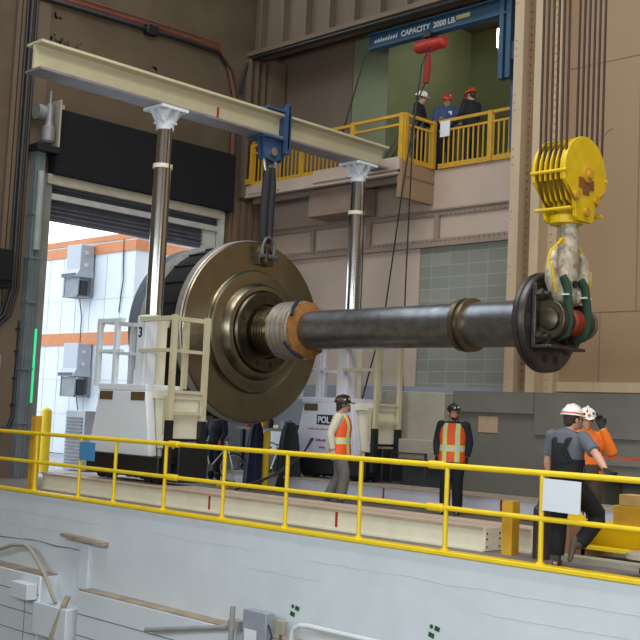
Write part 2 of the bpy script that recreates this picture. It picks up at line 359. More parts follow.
# upper part: girder, sheet panel, green strip, alcove
m_ = MB()
m_.box(XL, -13.9, 19.62, 19.9, 11.34, 16.5); m_.box(XL, -13.9, 19.35, 19.9, 11.30, 11.42)
for k in range(10): m_.box(XL+.4+k*.86, XL+.46+k*.86, 19.40, 19.62, 11.42, 16.5)
struct('trim_8', m_, BROWNL)
m_ = MB(); m_.tube([(XL+.2, 19.4, 11.22), (-18.5, 19.38, 11.2), (-14.2, 19.38, 11.18)], .05, 8); m_.tube([(XL+.12, 19.36, 11.2), (XL+.1, 19.2, 10.8), (XL+.1, 19.1, 10.2)], .04, 8)
tag(part('girder_cable', m_, BLACK), 'black cable clipped under the brown girder', 'cable')
m_ = MB(); m_.box(XL, -19.72, YB, YB+.12, 7.6, 11.6); struct('wall_panel', m_, mat('plum_sheet_panel', (112, 96, 82), .75, amt=.06, scale=.7))
m_ = MB(); m_.box(XL, -13.2, YB-.02, YB+.3, 11.5, 16.5); struct('wall_header', m_, BROWNL)
m_ = MB(); m_.box(-19.70, -18.50, YB+.02, YB+.14, 7.6, 11.6); struct('wall_strip', m_, GRND)
m_ = MB(); m_.box(-18.62, -18.50, YB+.14, 24.2, 7.6, 12.5); m_.box(-18.7, -10, 24.0, 24.2, 7.6, 12.5); struct('wall_alcove', m_, GRN)
m_ = MB(); m_.box(-18.7, -13.2, YB+.3, 24.2, 7.5, 7.62); struct('floor_alcove', m_, FLOORM)
m_ = MB(); m_.box(-18.7, -10, 20.2, 24.2, 12.4, 12.55); struct('ceiling_alcove', m_, BROWNL)
m_ = MB(); m_.box(XL+.02, XL+.35, 20.0, 20.5, 7.8, 11.3)
for k in range(3): m_.box(XL+.02, XL+.2, 19.3+k*.25, 19.4+k*.25, 7.4, 11.2)
struct('trim_9', m_, BROWNL)
# roof and the unseen sides of the hall
m_ = MB(); m_.box(XL-.3, 10, -4, 25, 16.5, 16.8); struct('ceiling', m_, mat('pale_roof_deck', (150, 146, 138), .8))
m_ = MB(); m_.box(9.9, 10.2, -4, 21, -6, 16.5); struct('wall_far_right', m_, TAN)
m_ = MB(); m_.box(XL, 10, -4.3, -4, -6, 16.5); struct('wall_near', m_, mat('pale_near_wall', (176, 170, 158), .8))
m_ = MB(); m_.box(XL, 10, -4, RY, -6.2, -6); struct('floor_pit', m_, FLOORM)
# built-up riveted column
m_ = MB(); m_.box(-13.9, -13.66, 19.55, 20.2, 2.3, 16.5); m_.box(-13.36, -13.14, 19.55, 20.2, 2.3, 16.5)
m_.box(-13.14, -12.92, 19.9, 20.2, 2.3, 16.5)
m_.box(-13.9, -13.14, 19.50, 19.56, 11.32, 11.55)
struct('column_1', m_, TANC)
m_ = MB(); m_.box(-13.66, -13.36, 19.8, 20.2, 2.3, 16.5)
z = 2.5
while z < 12.5:
    for x in (-13.62, -13.5): m_.ball((x, 19.78, z), .022, nu=6, nv=4)
    z += .17
struct('trim_10', m_, TAND)
m_ = MB(); z = 2.5
while z < 12.5:
    for x in (-13.84,): 
        if int(z*10) % 12 < 4: m_.ball((x, 19.54, z), .02, nu=6, nv=4)
    m_.ball((-13.05, 19.88, z), .02, nu=6, nv=4); z += .17
struct('trim_11', m_, TANC)
# low grey steel bulkhead at the right
m_ = MB(); m_.box(-14.85, 10, 19.3, 20.15, 0, 2.33); m_.box(-14.95, -12.9, 19.2, 19.32, 1.92, 2.36); m_.box(-12.9, 10, 19.24, 19.3, 1.5, 2.36)
struct('wall_bulkhead', m_, GREYW)
m_ = MB(); m_.box(-14.32, -13.82, 19.28, 19.3, 1.5, 1.84); tag(part('access_patch', m_, mat('tan_patch', (186, 158, 128), .6), bevel=.004), 'tan rectangular patch on the grey bulkhead', 'patch')
m_ = MB(); m_.box(-11.95, 4, 18.4, 19.24, 1.02, 1.12); m_.box(-11.95, -11.8, 18.45, 19.2, 0, 1.02); m_.box(-11.0, -10.9, 18.5, 19.2, 0, 1.02); m_.box(-11.9, 4, 18.46, 18.5, .75, 1.02)
tag(part('steel_bench', m_, GREYW), 'grey steel bench against the bulkhead at right', 'bench')
m_ = MB(); m_.box(-11.55, -8, 18.55, 18.85, 1.12, 1.18); tag(part('red_bar', m_, mat('rusty_red_bar', (182, 88, 66), .6)), 'rusty red bar lying along the grey steel bench', 'bar')
m_ = MB(); m_.lathe([(0, .05), (.04, .05), (.08, .03), (.16, .03), (.2, .015), (.25, .01)], (-11.85, 18.7, 1.12), 'z', 12)
tag(part('small_bottle', m_, mat('pale_green_plastic', (170, 200, 176), .4)), 'small pale bottle on the left end of the steel bench', 'bottle')
# sloped concrete plinth and mesh barrier
m_ = MB(); m_.prism([(-17.6, 1.25), (-14.95, 1.25), (-14.95, 2.30), (-16.7, 2.33), (-17.55, 1.5)], 'y', 18.9, YB-.03); m_.box(-17.7, -14.9, 18.55, YB-.03, .85, 1.28)
tag(part('concrete_plinth', m_, BEIGE, bevel=.02), 'stained beige concrete plinth with sloping sides at the back wall', 'plinth')
m_ = MB(); x = -17.9
for x in (-17.9, -16.9, -15.9, -14.95): m_.box(x, x+.04, 18.3, 18.34, 0, 1.0)
m_.box(-17.9, -14.9, 18.3, 18.33, .97, 1.0); m_.box(-17.9, -14.9, 18.3, 18.33, .06, .09)
for k in range(60): m_.bar((-17.9+k*.05, 18.32, .08), (-17.9+k*.05+.001, 18.32, .98), .005)
for k in range(18): m_.bar((-17.9, 18.32, .1+k*.05), (-14.92, 18.32, .1+k*.05), .005)
tag(part('mesh_barrier', m_, mat('dark_mesh', (66, 66, 64), .6, .3)), 'dark wire mesh barrier below the concrete plinth', 'barrier')

m_ = MB(); m_.box(-13.2, 10, 20.14, 20.15, 4.05, 4.065); m_.box(-12.0, -11.985, 20.14, 20.15, 2.6, 4.05); m_.box(-13.2, 10, 20.14, 20.15, 9.3, 9.315); m_.box(-11.2, -11.185, 20.14, 20.15, 4.06, 9.3)
pts = [(-12.6+.1*k, 20.145, 7.35+.07*k+random.uniform(-.05, .05)) for k in range(9)]; m_.tube(pts, .006, 5)
struct('trim_12', m_, mat('seam_brown', (138, 112, 84), .8))
m_ = MB()
for y, z, a in ((13.38, 10.7, .11), (13.5, 10.6, .08), (13.4, 10.15, .1), (13.55, 10.1, .13), (13.75, 10.1, .1), (14.1, 10.15, .06), (16.3, 10.2, .10)):
    for q in range(4):
        yy, zz = y+random.uniform(-.08, .08), z+random.uniform(-.08, .08); n = 9
        m_.prism([(yy+a*.6*random.uniform(.4, 1)*math.cos(2*PI*k/n), zz+a*.6*random.uniform(.3, 1)*math.sin(2*PI*k/n)) for k in range(n)], 'x', XL, XL+.004)
struct('trim_13', m_, mat('black_stain', (58, 50, 42), .9))
# ================================================================== BALCONY
bz = 7.70; BY = 19.4
b = thing('balcony', (-19.7, 20, 7.2), 'pink steel balcony walkway along the back wall', 'balcony')
m_ = MB(); m_.box(XL+.02, -16.9, BY, BY+.1, 7.42, 7.72); m_.box(XL+.02, -16.9, BY-.03, BY+.12, 7.40, 7.44); m_.box(-19.75, -16.9, BY-.05, BY, 7.50, 7.80); part('fascia', m_, PINK, b)
m_ = MB(); m_.box(XL+.02, -16.86, BY+.05, YB-.01, 7.62, 7.70); part('deck_plate', m_, PLUM, b)
m_ = MB(); m_.box(-16.98, -16.84, BY, YB-.01, 6.85, 7.75); part('end_plate', m_, TAN, b)
m_ = MB(); m_.box(-16.86, -16.82, BY+.05, YB-.02, 7.34, 7.38); part('end_flange', m_, TAND, b)
m_ = MB(); m_.box(-20.15, -18.6, BY+.25, YB-.13, 6.72, 7.4); part('bracket_box', m_, mat('bracket_brown_steel', (150, 128, 112), .7), b)  # brown steel tone of the bracket box under the deck
m_ = MB(); m_.box(XL+.1, -16.98, BY+.35, BY+.45, 7.3, 7.62); m_.box(-22.2, -21.0, BY-.015, BY, 7.44, 7.5); part('joist', m_, PLUM, b)
def picket_rail(name, lab, p0, p1, z, hh, posts, group, pick=True, r=.028):
    p0, p1 = Vector(p0), Vector(p1); d = (p1-p0); L = d.length; d.normalize()
    t = thing(name, (p0.x, p0.y, z), lab, 'railing', group)
    U = V(0, 0, 1)
    m = MB(); m.bar(p0+U*(z+hh), p1+U*(z+hh), .07, .07); part('top_rail', m, YELD, t)
    m = MB(); m.bar(p0+U*(z+hh*.80), p1+U*(z+hh*.80), .05, .05); part('mid_rail', m, YELD, t)
    m = MB(); m.bar(p0+U*(z+.06), p1+U*(z+.06), .04, .12); part('toe_board', m, YELD, t)
    for a in posts:
        m = MB(); q = p0+d*(a*L); m.box(q.x-.06, q.x+.06, q.y-.05, q.y+.05, z, z+hh+.04); part('post', m, YELD, t)
    if pick:
        n = int(L/.14)
        for k in range(1, n):
            m = MB(); q = p0+d*(L*k/n); m.bar(q+U*(z+.08), q+U*(z+hh*.80), r, r); part('picket', m, YELD, t)
    return t
picket_rail('balcony_railing', 'yellow picket railing on the left part of the balcony, behind the gantry beam', (-22.2, BY+.05, 0), (-18.5, BY+.05, 0), bz, 1.1, (0.01, .52), 'balcony railings')
t = picket_rail('balcony_railing', 'yellow open two-bar railing on the balcony left of the three men', (-18.5, BY+.05, 0), (-16.88, BY+.05, 0), bz, 1.12, (0.0, .97), 'balcony railings', pick=False)
picket_rail('balcony_railing', 'short yellow picket railing on the side of the balcony by the white hard hat', (-16.88, BY+.1, 0), (-16.82, YB-.1, 0), bz, 1.12, (0.0, .97), 'balcony railings')
picket_rail('balcony_railing', 'yellow picket railing in front of the three men on the balcony', (-16.7, YB-.05, 0), (-13.95, YB-.05, 0), bz, 1.15, (.55,), 'balcony railings')
m_ = MB(); m_.box(-16.72, -16.42, BY+.5, BY+.51, 8.3, 8.62)
m_ = MB(); m_.box(-16.62, -16.34, YB-.13, YB-.10, 8.45, 8.83); tag(part('paper_notice', m_, WHITE), 'white paper notice taped to the balcony railing corner', 'notice')
m_ = MB(); m_.tube([(XL+.3, BY+.1, 8.2), (XL+.3, BY+.1, 8.9), (-21.6, BY+.1, 8.95)], .03, 8); m_.box(XL+.2, -22.1, BY-.05, BY+.02, 7.75, 7.9)
tag(part('handrail', m_, YELD), 'yellow handrail stub at the left end of the balcony', 'handrail')
m_ = MB(); m_.box(XL+.25, XL+.75, YB-.6, YB-.5, 7.72, 8.6); tag(part('cladding_sheet', m_, mat('grey_white_panel', (176, 174, 168), .6)), 'pale panel standing at the left end of the balcony', 'panel')
# ladder rack / step stool of dark bars
m_ = MB()
for k in range(4):
    x = -18.35+k*.22; m_.bar((x, 20.2, 7.75), (x+.55, 20.5, 8.95), .035)
m_.bar((-18.3, 20.2, 7.9), (-17.5, 20.2, 7.9), .03); m_.bar((-17.85, 20.48, 8.8), (-17.1, 20.48, 8.8), .03)
tag(part('metal_rack', m_, mat('dark_grey_bars', (70, 74, 72), .5, .4)), 'dark metal rack leaning behind the open balcony railing', 'rack')
# green machine and pipes inside the alcove
e = thing('wall_lamp', (-14.9, 23.5, 10.9), 'bright white lamp high in the alcove beside the blue post', 'lamp')
m_ = MB(); m_.box(-17.05, -16.3, 23.2, 23.3, 11.5, 12.0); part('lamp_tube', m_, mat('lit_tube', (255, 246, 230), .5, emit=14), e)
m_ = MB(); m_.box(-17.1, -16.25, 23.3, 23.4, 11.45, 12.05); part('lamp_housing', m_, DULL, e)
m_ = MB()
for k in range(4): m_.tube([(-16.3, 23.8, 9.2+k*.3), (-14.6, 23.8, 9.7+k*.35)], .04, 8)
tag(part('alcove_pipes', m_, mat('dark_green_pipe', (60, 68, 56), .6)), 'dark slanting pipes on the alcove back wall right of the men', 'pipe')
e = thing('alcove_machine', (-15.2, 22.5, 7.62), 'green and grey machine behind the right end of the balcony pickets', 'machine')
m_ = MB(); m_.box(-16.1, -15.1, 22, 22.8, 7.62, 8.3); part('machine_body', m_, mat('pale_green_machine', (150, 160, 130), .5), e, bevel=.03)
m_ = MB(); m_.lathe([(8.3, .3), (8.5, .3), (8.62, .1), (8.8, .08)], (-15.6, 22.4, 0), 'z', 16); m_.box(-15.0, -14.7, 21.9, 22.6, 7.62, 8.9); part('machine_head', m_, DULL, e)
m_ = MB(); m_.box(-16.9, -16.3, 22.2, 22.8, 7.62, 8.2); m_.lathe([(8.2, .15), (8.5, .15)], (-16.6, 22.5, 0), 'z', 12)
tag(part('alcove_cabinet', m_, mat('olive_cabinet', (120, 124, 84), .6), bevel=.02), 'olive cabinet behind the balcony pickets under the middle man', 'cabinet')

# blue jib crane
j = thing('jib_crane', (-16.5, 19.85, 11), 'blue steel jib beam with white capacity lettering above the balcony', 'crane')
m_ = MB(); m_.box(-18.45, -14.2, 19.83, 19.87, 10.78, 11.14); m_.box(-18.45, -14.2, 19.74, 19.96, 11.12, 11.16); m_.box(-18.45, -14.2, 19.74, 19.96, 10.76, 10.80)
part('beam', m_, BLUE, j)
m_ = MB(); m_.box(-14.47, -14.35, 19.75, 19.95, 9.3, 11.3); m_.box(-14.27, -14.15, 19.75, 19.95, 9.3, 11.3); m_.box(-14.37, -14.25, 19.84, 19.9, 9.35, 11.3); part('post', m_, BLUE, j)
m_ = MB(); m_.tube([(-14.2, 20.0, 7.75), (-14.2, 20.0, 9.5)], .07, 10); m_.box(-14.22, -14.05, 19.8, 20.0, 9.7, 10.1); part('post_foot', m_, BLUES, j)
text('capacity_text', '2000 LB.', .19, (-16.42, 19.822, 10.91), (1, 0, 0), (0, 0, 1), WHITE, j, bold=.004)
text('capacity_text', 'CAPACITY', .19, (-17.42, 19.822, 10.91), (1, 0, 0), (0, 0, 1), WHITE, j, bold=.004)
m_ = MB()
for k in range(9): m_.prism([(-18.28+k*.085, 10.92), (-18.23+k*.085, 10.92), (-18.21+k*.085, 11.0+.02*(k % 3)), (-18.25+k*.085, 11.0)], 'y', 19.824, 19.83)
m_.box(-18.3, -17.6, 19.824, 19.83, 10.955, 10.97); part('worn_emblem', m_, WHITE, j)
m_ = MB(); m_.box(-15.75, -15.35, 19.82, 19.83, 10.95, 11.05); part('yellow_label', m_, mat('faded_yellow_label', (196, 190, 110), .6), j)
h = thing('chain_hoist', (-16.47, 19.85, 9.6), 'red electric chain hoist hanging under the blue beam', 'hoist')
m_ = MB(); m_.lathe([(-.46, .06), (-.44, .13), (-.38, .15), (-.05, .15), (-.03, .17), (.03, .17), (.05, .15), (.38, .14), (.43, .1), (.44, .04)], (-16.47, 19.85, 10.52), 'x', 20); part('motor_housing', m_, RED, h)
m_ = MB(); m_.box(-16.62, -16.4, 19.7, 20, 10.68, 10.8); m_.lathe([(-.12, .06), (.12, .06)], (-16.55, 19.85, 10.82), 'y', 12); part('trolley', m_, BLACK, h)
m_ = MB(); m_.tube([(-16.55, 19.85, 10.4), (-16.56, 19.85, 10.0), (-16.6, 19.85, 9.62)], [.05, .085, .07], 10); part('chain_bag', m_, mat('dark_red_bag', (150, 34, 26), .7), h)
m_ = MB(); m_.tube([(-16.42, 19.72, 10.42), (-16.42, 19.45, 9.9), (-16.42, 19.25, 8.3), (-16.42, 19.2, 5), (-16.42, 19.2, 3.0), (-16.3, 19.15, 1.9), (-16.6, 19.0, 1.5), (-17.3, 18.9, 1.35)], .018, 6); tag(part('pendant_cable', m_, BLACK), 'right one of two thin black cables hanging from the red hoist', 'cable')
m_ = MB(); m_.tube([(-16.58, 19.82, 9.64), (-16.58, 19.5, 9.0), (-16.62, 19.2, 7), (-16.85, 19.0, 4), (-17.3, 18.9, 2.2), (-17.4, 18.8, 1.7)], .018, 6); tag(part('pendant_cable', m_, BLACK), 'left one of two thin black cables hanging from the red hoist', 'cable')
cable_run('hanging_cable', [(-18.45, 19.75, 10.8), (-18.7, 19.6, 9.6), (-18.95, 19.5, 8.6)], .02, BLACK, 'thin black cable slanting from the left end of the blue beam')

# ================================================================== OUTSIDE
YF = 22.0
m_ = MB()
bld = thing('clad_building', (-34, 24, 0), 'white clad building with orange stripes outside the loading door', 'building')
m_ = MB(); m_.box(-60, -30.75, YF, YF+20, 0, 7.55); part('cladding', m_, mat('white_cladding', (225, 230, 236), .6, amt=.02), bld)
m_ = MB(); m_.box(-60, -30.70, YF-.05, YF+20, 7.0, 7.35); part('orange_stripe', m_, ORANGE, bld)
m_ = MB(); m_.box(-60, -30.70, YF-.05, YF+20, 7.42, 7.62); part('parapet_cap', m_, ORANGE, bld)
m_ = MB(); m_.box(-60, -30.70, YF-.05, YF+20, 3.82, 4.25); part('orange_stripe', m_, ORANGE, bld)
m_ = MB()
for z in (1.4, 2.6, 5.4): m_.box(-60, -30.74, YF-.012, YF+20, z, z+.02)
for k in range(16): m_.box(-45+k*.9, -44.985+k*.9, YF-.012, YF, 0, 7)
part('panel_joint', m_, mat('joint_grey', (208, 214, 222), .7), bld)
m_ = MB(); m_.tube([(-31.4, YF-.05, 7.4), (-31.3, YF-.06, 6), (-31.45, YF-.05, 4.9)], .02, 6); part('cable', m_, BLACK, bld)
ENAM = mat('white_enamel', (186, 190, 198), .5, amt=.03)
def ac(x, z, lab):
    t = thing('air_conditioner', (x, YF, z), lab, 'air conditioner', 'air conditioners on the white building')
    m = MB(); m.box(x-.45, x+.45, YF-.62, YF-.06, z+.85, z+1.85); part('housing', m, ENAM, t, bevel=.03)
    m = MB(); m.prism([(YF-.78, z+.70), (YF-.62, z+.98), (YF-.06, z+.98), (YF-.06, z+.70)], 'x', x-.48, x+.47); part('cowl', m, ENAM, t)
    m = MB()
    for k in range(10): m.box(x-.44+k*.09, x-.40+k*.09, YF-.79, YF-.74, z+.70, z+.82)
    part('grille', m, mat('grey_grille', (132, 136, 142), .6), t)
    m = MB()
    for xx in (x-.45, x+.41):
        for yy in (YF-.66, YF-.12): m.box(xx, xx+.05, yy, yy+.05, z, z+.70)
    m.box(x-.45, x+.46, YF-.66, YF-.06, z, z+.05); m.box(x-.43, x+.43, YF-.64, YF-.62, z+.05, z+.68)
    part('cage', m, mat('grey_cage', (150, 154, 160), .6), t)
    m = MB(); m.box(x-.3, x+.36, YF-.5, YF-.2, z+.05, z+.6); part('compressor', m, mat('dark_compressor', (70, 70, 74), .6), t)
    for zz in (1.55, 1.12):
        m = MB(); m.lathe([(0, .07), (.05, .07)], (x+.45, YF-.4, z+zz), 'x', 12); part('valve', m, WHITE, t)
    m = MB(); m.tube([(x-.1, YF-.2, z), (x-.12, YF-.06, z-.6), (x-.12, YF-.06, z-1.6)], .02, 6); part('drain_pipe', m, DULL, t)
ac(-33.55, 5.45, 'upper air conditioner on the white building, just under the top orange stripe')
ac(-33.35, 2.0, 'lower air conditioner on the white building, below the middle orange stripe')
m_ = MB(); m_.lathe([(0, .14), (1.5, .14), (1.56, .1), (1.6, .02)], (-24.6, 15.2, 0), 'z', 16); tag(part('bollard', m_, YEL), 'yellow bollard outside the loading door', 'bollard')
e = thing('outdoor_cabinet', (-24.9, 16.9, 0), 'grey louvred cabinet outside the door behind the yellow bollard', 'cabinet')
m_ = MB(); m_.box(-25.6, -24.7, 16.4, 17.2, 0, 1.55); part('cabinet_body', m_, mat('pale_grey_cabinet', (176, 178, 188), .5), e, bevel=.02)
m_ = MB()
for k in range(14): m_.box(-25.5, -24.8, 16.37, 16.4, .15+k*.09, .2+k*.09)
part('louvres', m_, DULL, e)
m_ = MB(); m_.box(-25.4, -24.3, 18.3, 19.3, 0, 2.1); tag(part('portable_toilet', m_, mat('white_plastic', (205, 210, 216), .5), bevel=.05), 'tall white cabin outside the door beside the louvred cabinet', 'cabin')
m_ = MB(); m_.lathe([(0, .35), (.1, .35), (.9, .30), (.95, .33), (1.0, .33)], (-27.5, 21.2, 1.3), 'z', 16); m_.box(-27.9, -27.1, 20.8, 21.6, 0, 1.3); tag(part('red_drum', m_, mat('faded_red_drum', (206, 150, 140), .6)), 'faded red drum on a box outside the door', 'drum')
v = thing('parked_van', (-33, 16, 0), 'white van with an orange stripe parked outside behind the bollard', 'van')
m_ = MB(); m_.prism([(-36, .35), (-31, .35), (-31, 1.0), (-31.6, 1.15), (-32.3, 1.9), (-36, 1.95)], 'y', 15.6, 17.4); part('van_body', m_, WHITE, v, bevel=.06)
m_ = MB(); m_.box(-36, -31.1, 15.57, 15.6, .95, 1.12); part('orange_stripe', m_, mat('orange_red_stripe', (224, 96, 52), .6), v)
m_ = MB(); m_.prism([(-33.6, 1.25), (-31.95, 1.25), (-32.4, 1.78), (-33.6, 1.8)], 'y', 15.58, 15.61); part('window', m_, BLACK, v)
for x in (-35.2, -31.9):
    m_ = MB(); m_.lathe([(-.1, .25), (-.09, .34), (.09, .34), (.1, .25)], (x, 15.65, .34), 'y', 20); part('wheel', m_, RUBBER, v)

# ================================================================== TRACK BEAMS
def tbeam(x0, x1, y0, y1, z1, lab, ma, grp, red=True):
    t = thing('track_beam', (x0, y0, 0), lab, 'beam', grp)
    m = MB(); m.box(x0, x1, y0, y1, z1-.035, z1); part('top_flange', m, mat('worn_pinkish_flange', (192, 172, 152), .55, amt=.12, scale=4), t)
    m = MB(); m.box(x0, x1, y0+.03, y1-.03, 0.03, z1-.035); m.box(x0, x1, y0, y1, 0, .035); part('web_box', m, ma, t)
    m = MB(); m.box(x1, x1+.025, y0+.01, y1-.01, .01, z1-.005)
    part('end_plate', m, CREAM, t)
    m = MB()
    for yy in (y0+.05, y1-.05):
        for zz in (.06, .16, z1-.08): m.lathe([(0, .014), (.012, .014)], (x1+.02, yy, zz), 'x', 8)
    part('bolts', m, BLACK, t)
    if red:
        for x in (x0+5.1, x0+8.0):
            if x < x1:
                m = MB(); m.box(x, x+.04, y0+.018, y0+.03, .05, z1-.04); part('red_mark', m, RED, t)
    return t
tbeam(-19.45, -8.77, 12.0, 12.38, .31, 'long cream track beam on the floor behind the railing', CREAM, 'track beams')
tbeam(-19.45, -8.35, 12.46, 12.95, .31, 'cream track beam behind the front one, under the left lift tower', CREAM, 'track beams', False)
tbeam(-20.3, -4, 17.3, 17.65, .32, 'pale track beam farther back, front one under the far lift tower', LILAC, 'far track beams')
tbeam(-20.3, -4, 17.85, 18.25, .32, 'pale track beam farther back, nearest the back wall', LILAC, 'far track beams', False)
m_ = MB(); m_.box(-20.3, -6, 16.85, 17.28, 0, .05); tag(part('black_strip', m_, BLACK), 'long black strip on the floor in front of the far track beam', 'mat')  # thin flat black strip along the foot of the far track
m_ = MB(); m_.box(-19.8, -9, 13.1, 13.9, 0, .03); tag(part('black_plate', m_, mat('black_floor_plate', (34, 34, 38), .6)), 'black floor plate behind the near track beams', 'plate')

# ================================================================== LIFT GANTRY
def tower(cx, cy, top, lab, num, spl):
    """hydraulic telescopic lift tower"""
    t = thing('lift_tower', (cx, cy, 0), lab, 'lift tower', 'hydraulic lift towers')
    x0, x1, y0, y1 = cx-1.15, cx+1.18, cy-.42, cy+.36
    m = MB(); m.box(x0-.02, x1-.1, y0-.10, y1+.05, .42, .80); m.box(x0+1.3, x1+.1, y0+.2, y1+.1, .36, 1.05); part('chassis', m, BLACK, t, bevel=.02)
    for x in (x0+.3, x0+.55, x1-.55, x1-.3):
        m = MB(); m.lathe([(-.09, .11), (-.07, .155), (.07, .155), (.09, .11)], (x, y0+.1, .485), 'y', 18); part('wheel', m, RUBBER, t)
        m = MB(); m.lathe([(-.09, .11), (-.07, .155), (.07, .155), (.09, .11)], (x, y1-.05, .485), 'y', 18); part('wheel', m, RUBBER, t)
    m = MB(); m.box(x0+.55, x1-.6, y0-.05, y0-.02, .5, .56); part('axle_bar', m, DULL, t)
    pw = LILAC if spl else WHITE
    m = MB(); m.prism([(x0-.02, .80), (x0+1.93, .80), (x0+1.72, 1.98), (x0+.26, 1.98)], 'y', y0-.08, y0+.1); part('front_cabinet', m, pw, t, bevel=.02)
    m = MB(); m.box(x0+.2, x0+1.72, y0-.08, y1, 1.98, 2.10); 
    part('platform', m, pw, t, bevel=.01)
    for a in (x0+.28, x0+1.28):
        m = MB(); m.box(a, a+.42, y0-.09, y0-.06, 1.80, 1.96); part('forklift_pocket', m, mat('dark_ochre_pocket', (92, 74, 40), .8), t)
    m = MB(); m.box(x0+1.45, x1-.05, y0+.12, y1, .95, 1.98); m.box(x0+.4, x1-.4, y0+.15, y1, .8, 1.98); part('rear_cabinet', m, CREAM, t, bevel=.02)
    m = MB(); m.box(x0+1.6, x1, y0+.05, y1+.02, 1.85, 2.0); part('side_shelf', m, CREAM, t)
    # outer casing of the mast and control box
    m = MB(); m.box(cx-.20, cx+.20, cy-.2, cy+.2, 1.9, 3.42); part('mast_casing', m, CREAM, t, bevel=.02)
    m = MB(); m.box(cx+.04, cx+.32, cy-.40, cy-.12, 2.1, 3.38); part('mast_cover', m, pw, t, bevel=.02)
    if num: text('number', '3', .26, (cx+.10, cy-.404, 2.98), (1, 0, 0), (0, 0, 1), BLACK, t, bold=.006)
    m = MB(); m.lathe([(3.4, .165), (top-1.15, .165)], (cx, cy, 0), 'z', 32); m.lathe([(top-1.3, .145), (top-.38, .145)], (cx, cy, 0), 'z', 32)
    part('chrome_cylinder', m, CHROME, t)
    m = MB(); m.lathe([(top-1.17, .165), (top-1.17, .19), (top-1.09, .19), (top-1.09, .15)], (cx, cy, 0), 'z', 28); part('cylinder_collar', m, CREAM, t)
    m = MB(); m.lathe([(top-.42, .15), (top-.42, .175), (top-.28, .175)], (cx, cy, 0), 'z', 24)
    m.box(cx-.16, cx+.16, cy-.16, cy+.16, top-.30, top-.26)
    for s in (-1, 1):
        m.prism([(cy-.14, top-.28), (cy+.14, top-.28), (cy+.30, top-.05), (cy-.30, top-.05)], 'x', cx+s*.10-.02, cx+s*.10+.02)
        m.prism([(cx-.13, top-.28), (cx+.13, top-.28), (cx+.30, top-.05), (cx-.30, top-.05)], 'y', cy+s*.10-.02, cy+s*.10+.02)
    m.box(cx-.31, cx+.31, cy-.31, cy+.31, top-.06, top); part('head_bracket', m, WHITE if not spl else WHITE, t)
    # guard cage
    g0, g1, gy0, gy1 = cx-1.12, cx+1.18, cy-.45, cy+.32
    def post(x, y, z0=2.05, z1=3.3):
        m = MB(); m.box(x-.045, x+.045, y-.045, y+.045, z0, z1); part('guard_post', m, CREAMY if x > cx+.5 else pw, t)
    for x in (g0+.05, g0+.62): post(x, gy0)
    post(g0+.05, gy1); post(cx-.6, gy1)
    for z, h_ in ((3.3, .08), (2.72, .06)):
        m = MB(); m.box(g0, g0+.80, gy0-.04, gy0+.04, z-h_/2, z+h_/2); m.box(g0, g0+.08, gy0, gy1, z-h_/2, z+h_/2); m.box(g0, cx-.3, gy1-.03, gy1+.03, z-h_/2, z+h_/2); part('guard_rail', m, pw, t)
        m = MB(); m.box(cx+.25, g1, gy0-.04, gy0+.04, z-h_/2, z+h_/2); m.box(g1-.08, g1, gy0, gy1+.05, z-h_/2, z+h_/2); part('guard_rail', m, CREAMY, t)
    m = MB()
    for x in (g0+.12, g1-.12): m.prism([(x-.05, 3.25), (x+.05, 3.25), (x, 3.12)], 'y', gy0-.02, gy0+.02)
    part('gusset', m, CREAM, t)
    post(cx+.62, gy1)
    # ladder on the +x side
    lad = MB()
    for y in (gy0+.02, gy1): lad.box(g1+.005, g1+.08, y-.05, y+.05, 1.45, 3.36)
    for z in (1.6, 1.98): lad.box(g1+.01, g1+.07, gy0, gy1, z-.03, z+.03)
    part('ladder', lad, CREAMY, t)
    lad = MB()
    for y in (gy0+.02, gy1): lad.box(g1-.02, g1+.09, y-.06, y+.06, .55, 1.47)
    for z in (.72, 1.12): lad.box(g1-.07, g1-.01, gy0, gy1, z-.025, z+.025)
    part('ladder_foot', lad, BLACK, t, label='black lower half of the ladder')
    m = MB(); m.box(g1-.2, g1-.1, gy0+.05, gy1-.05, 1.2, 1.9)
    part('ladder_panel', m, CREAMY, t)
    m = MB(); m.tube([(cx+.3, cy-.05, 3.4), (cx+.27, cy-.02, 5), (cx+.2, cy, top-.4)], .014, 6); part('hose', m, BLACK, t)
    if spl:
        m = MB(); m.box(x0+.7, x0+1.25, y0-.095, y0-.082, 1.50, 1.72); part('logo_plate', m, BLACK, t)
        text('logo_text', 'POL', .20, (x0+.74, y0-.10, 1.54), (1, 0, 0), (0, 0, 1), WHITE, t, bold=.004)
        m = MB()
        for k in range(14):
            m.box(x0+.45+k*.08, x0+.50+k*.08, y0-.086, y0-.08, 1.385, 1.405+.012*(k % 2))
        for k in range(6): m.box(x0+.68+k*.055, x0+.715+k*.055, y0-.088, y0-.08, 1.13, 1.165+.012*(k % 3))
        for k in range(4): m.box(x0+.8+k*.05, x0+.83+k*.05, y0-.088, y0-.08, .98, 1.02)
        part('red_lettering', m, mat('dull_red_print', (150, 60, 60), .6), t)
    return t
GX = -17.15
tower(GX, 12.77, 7.42, 'near lift tower with white cabinet and number 3, standing on the front track beams', True, False)
tower(GX, 18.25, 7.42, 'far lift tower with pale lilac cabinet behind the man in orange vest', False, True)
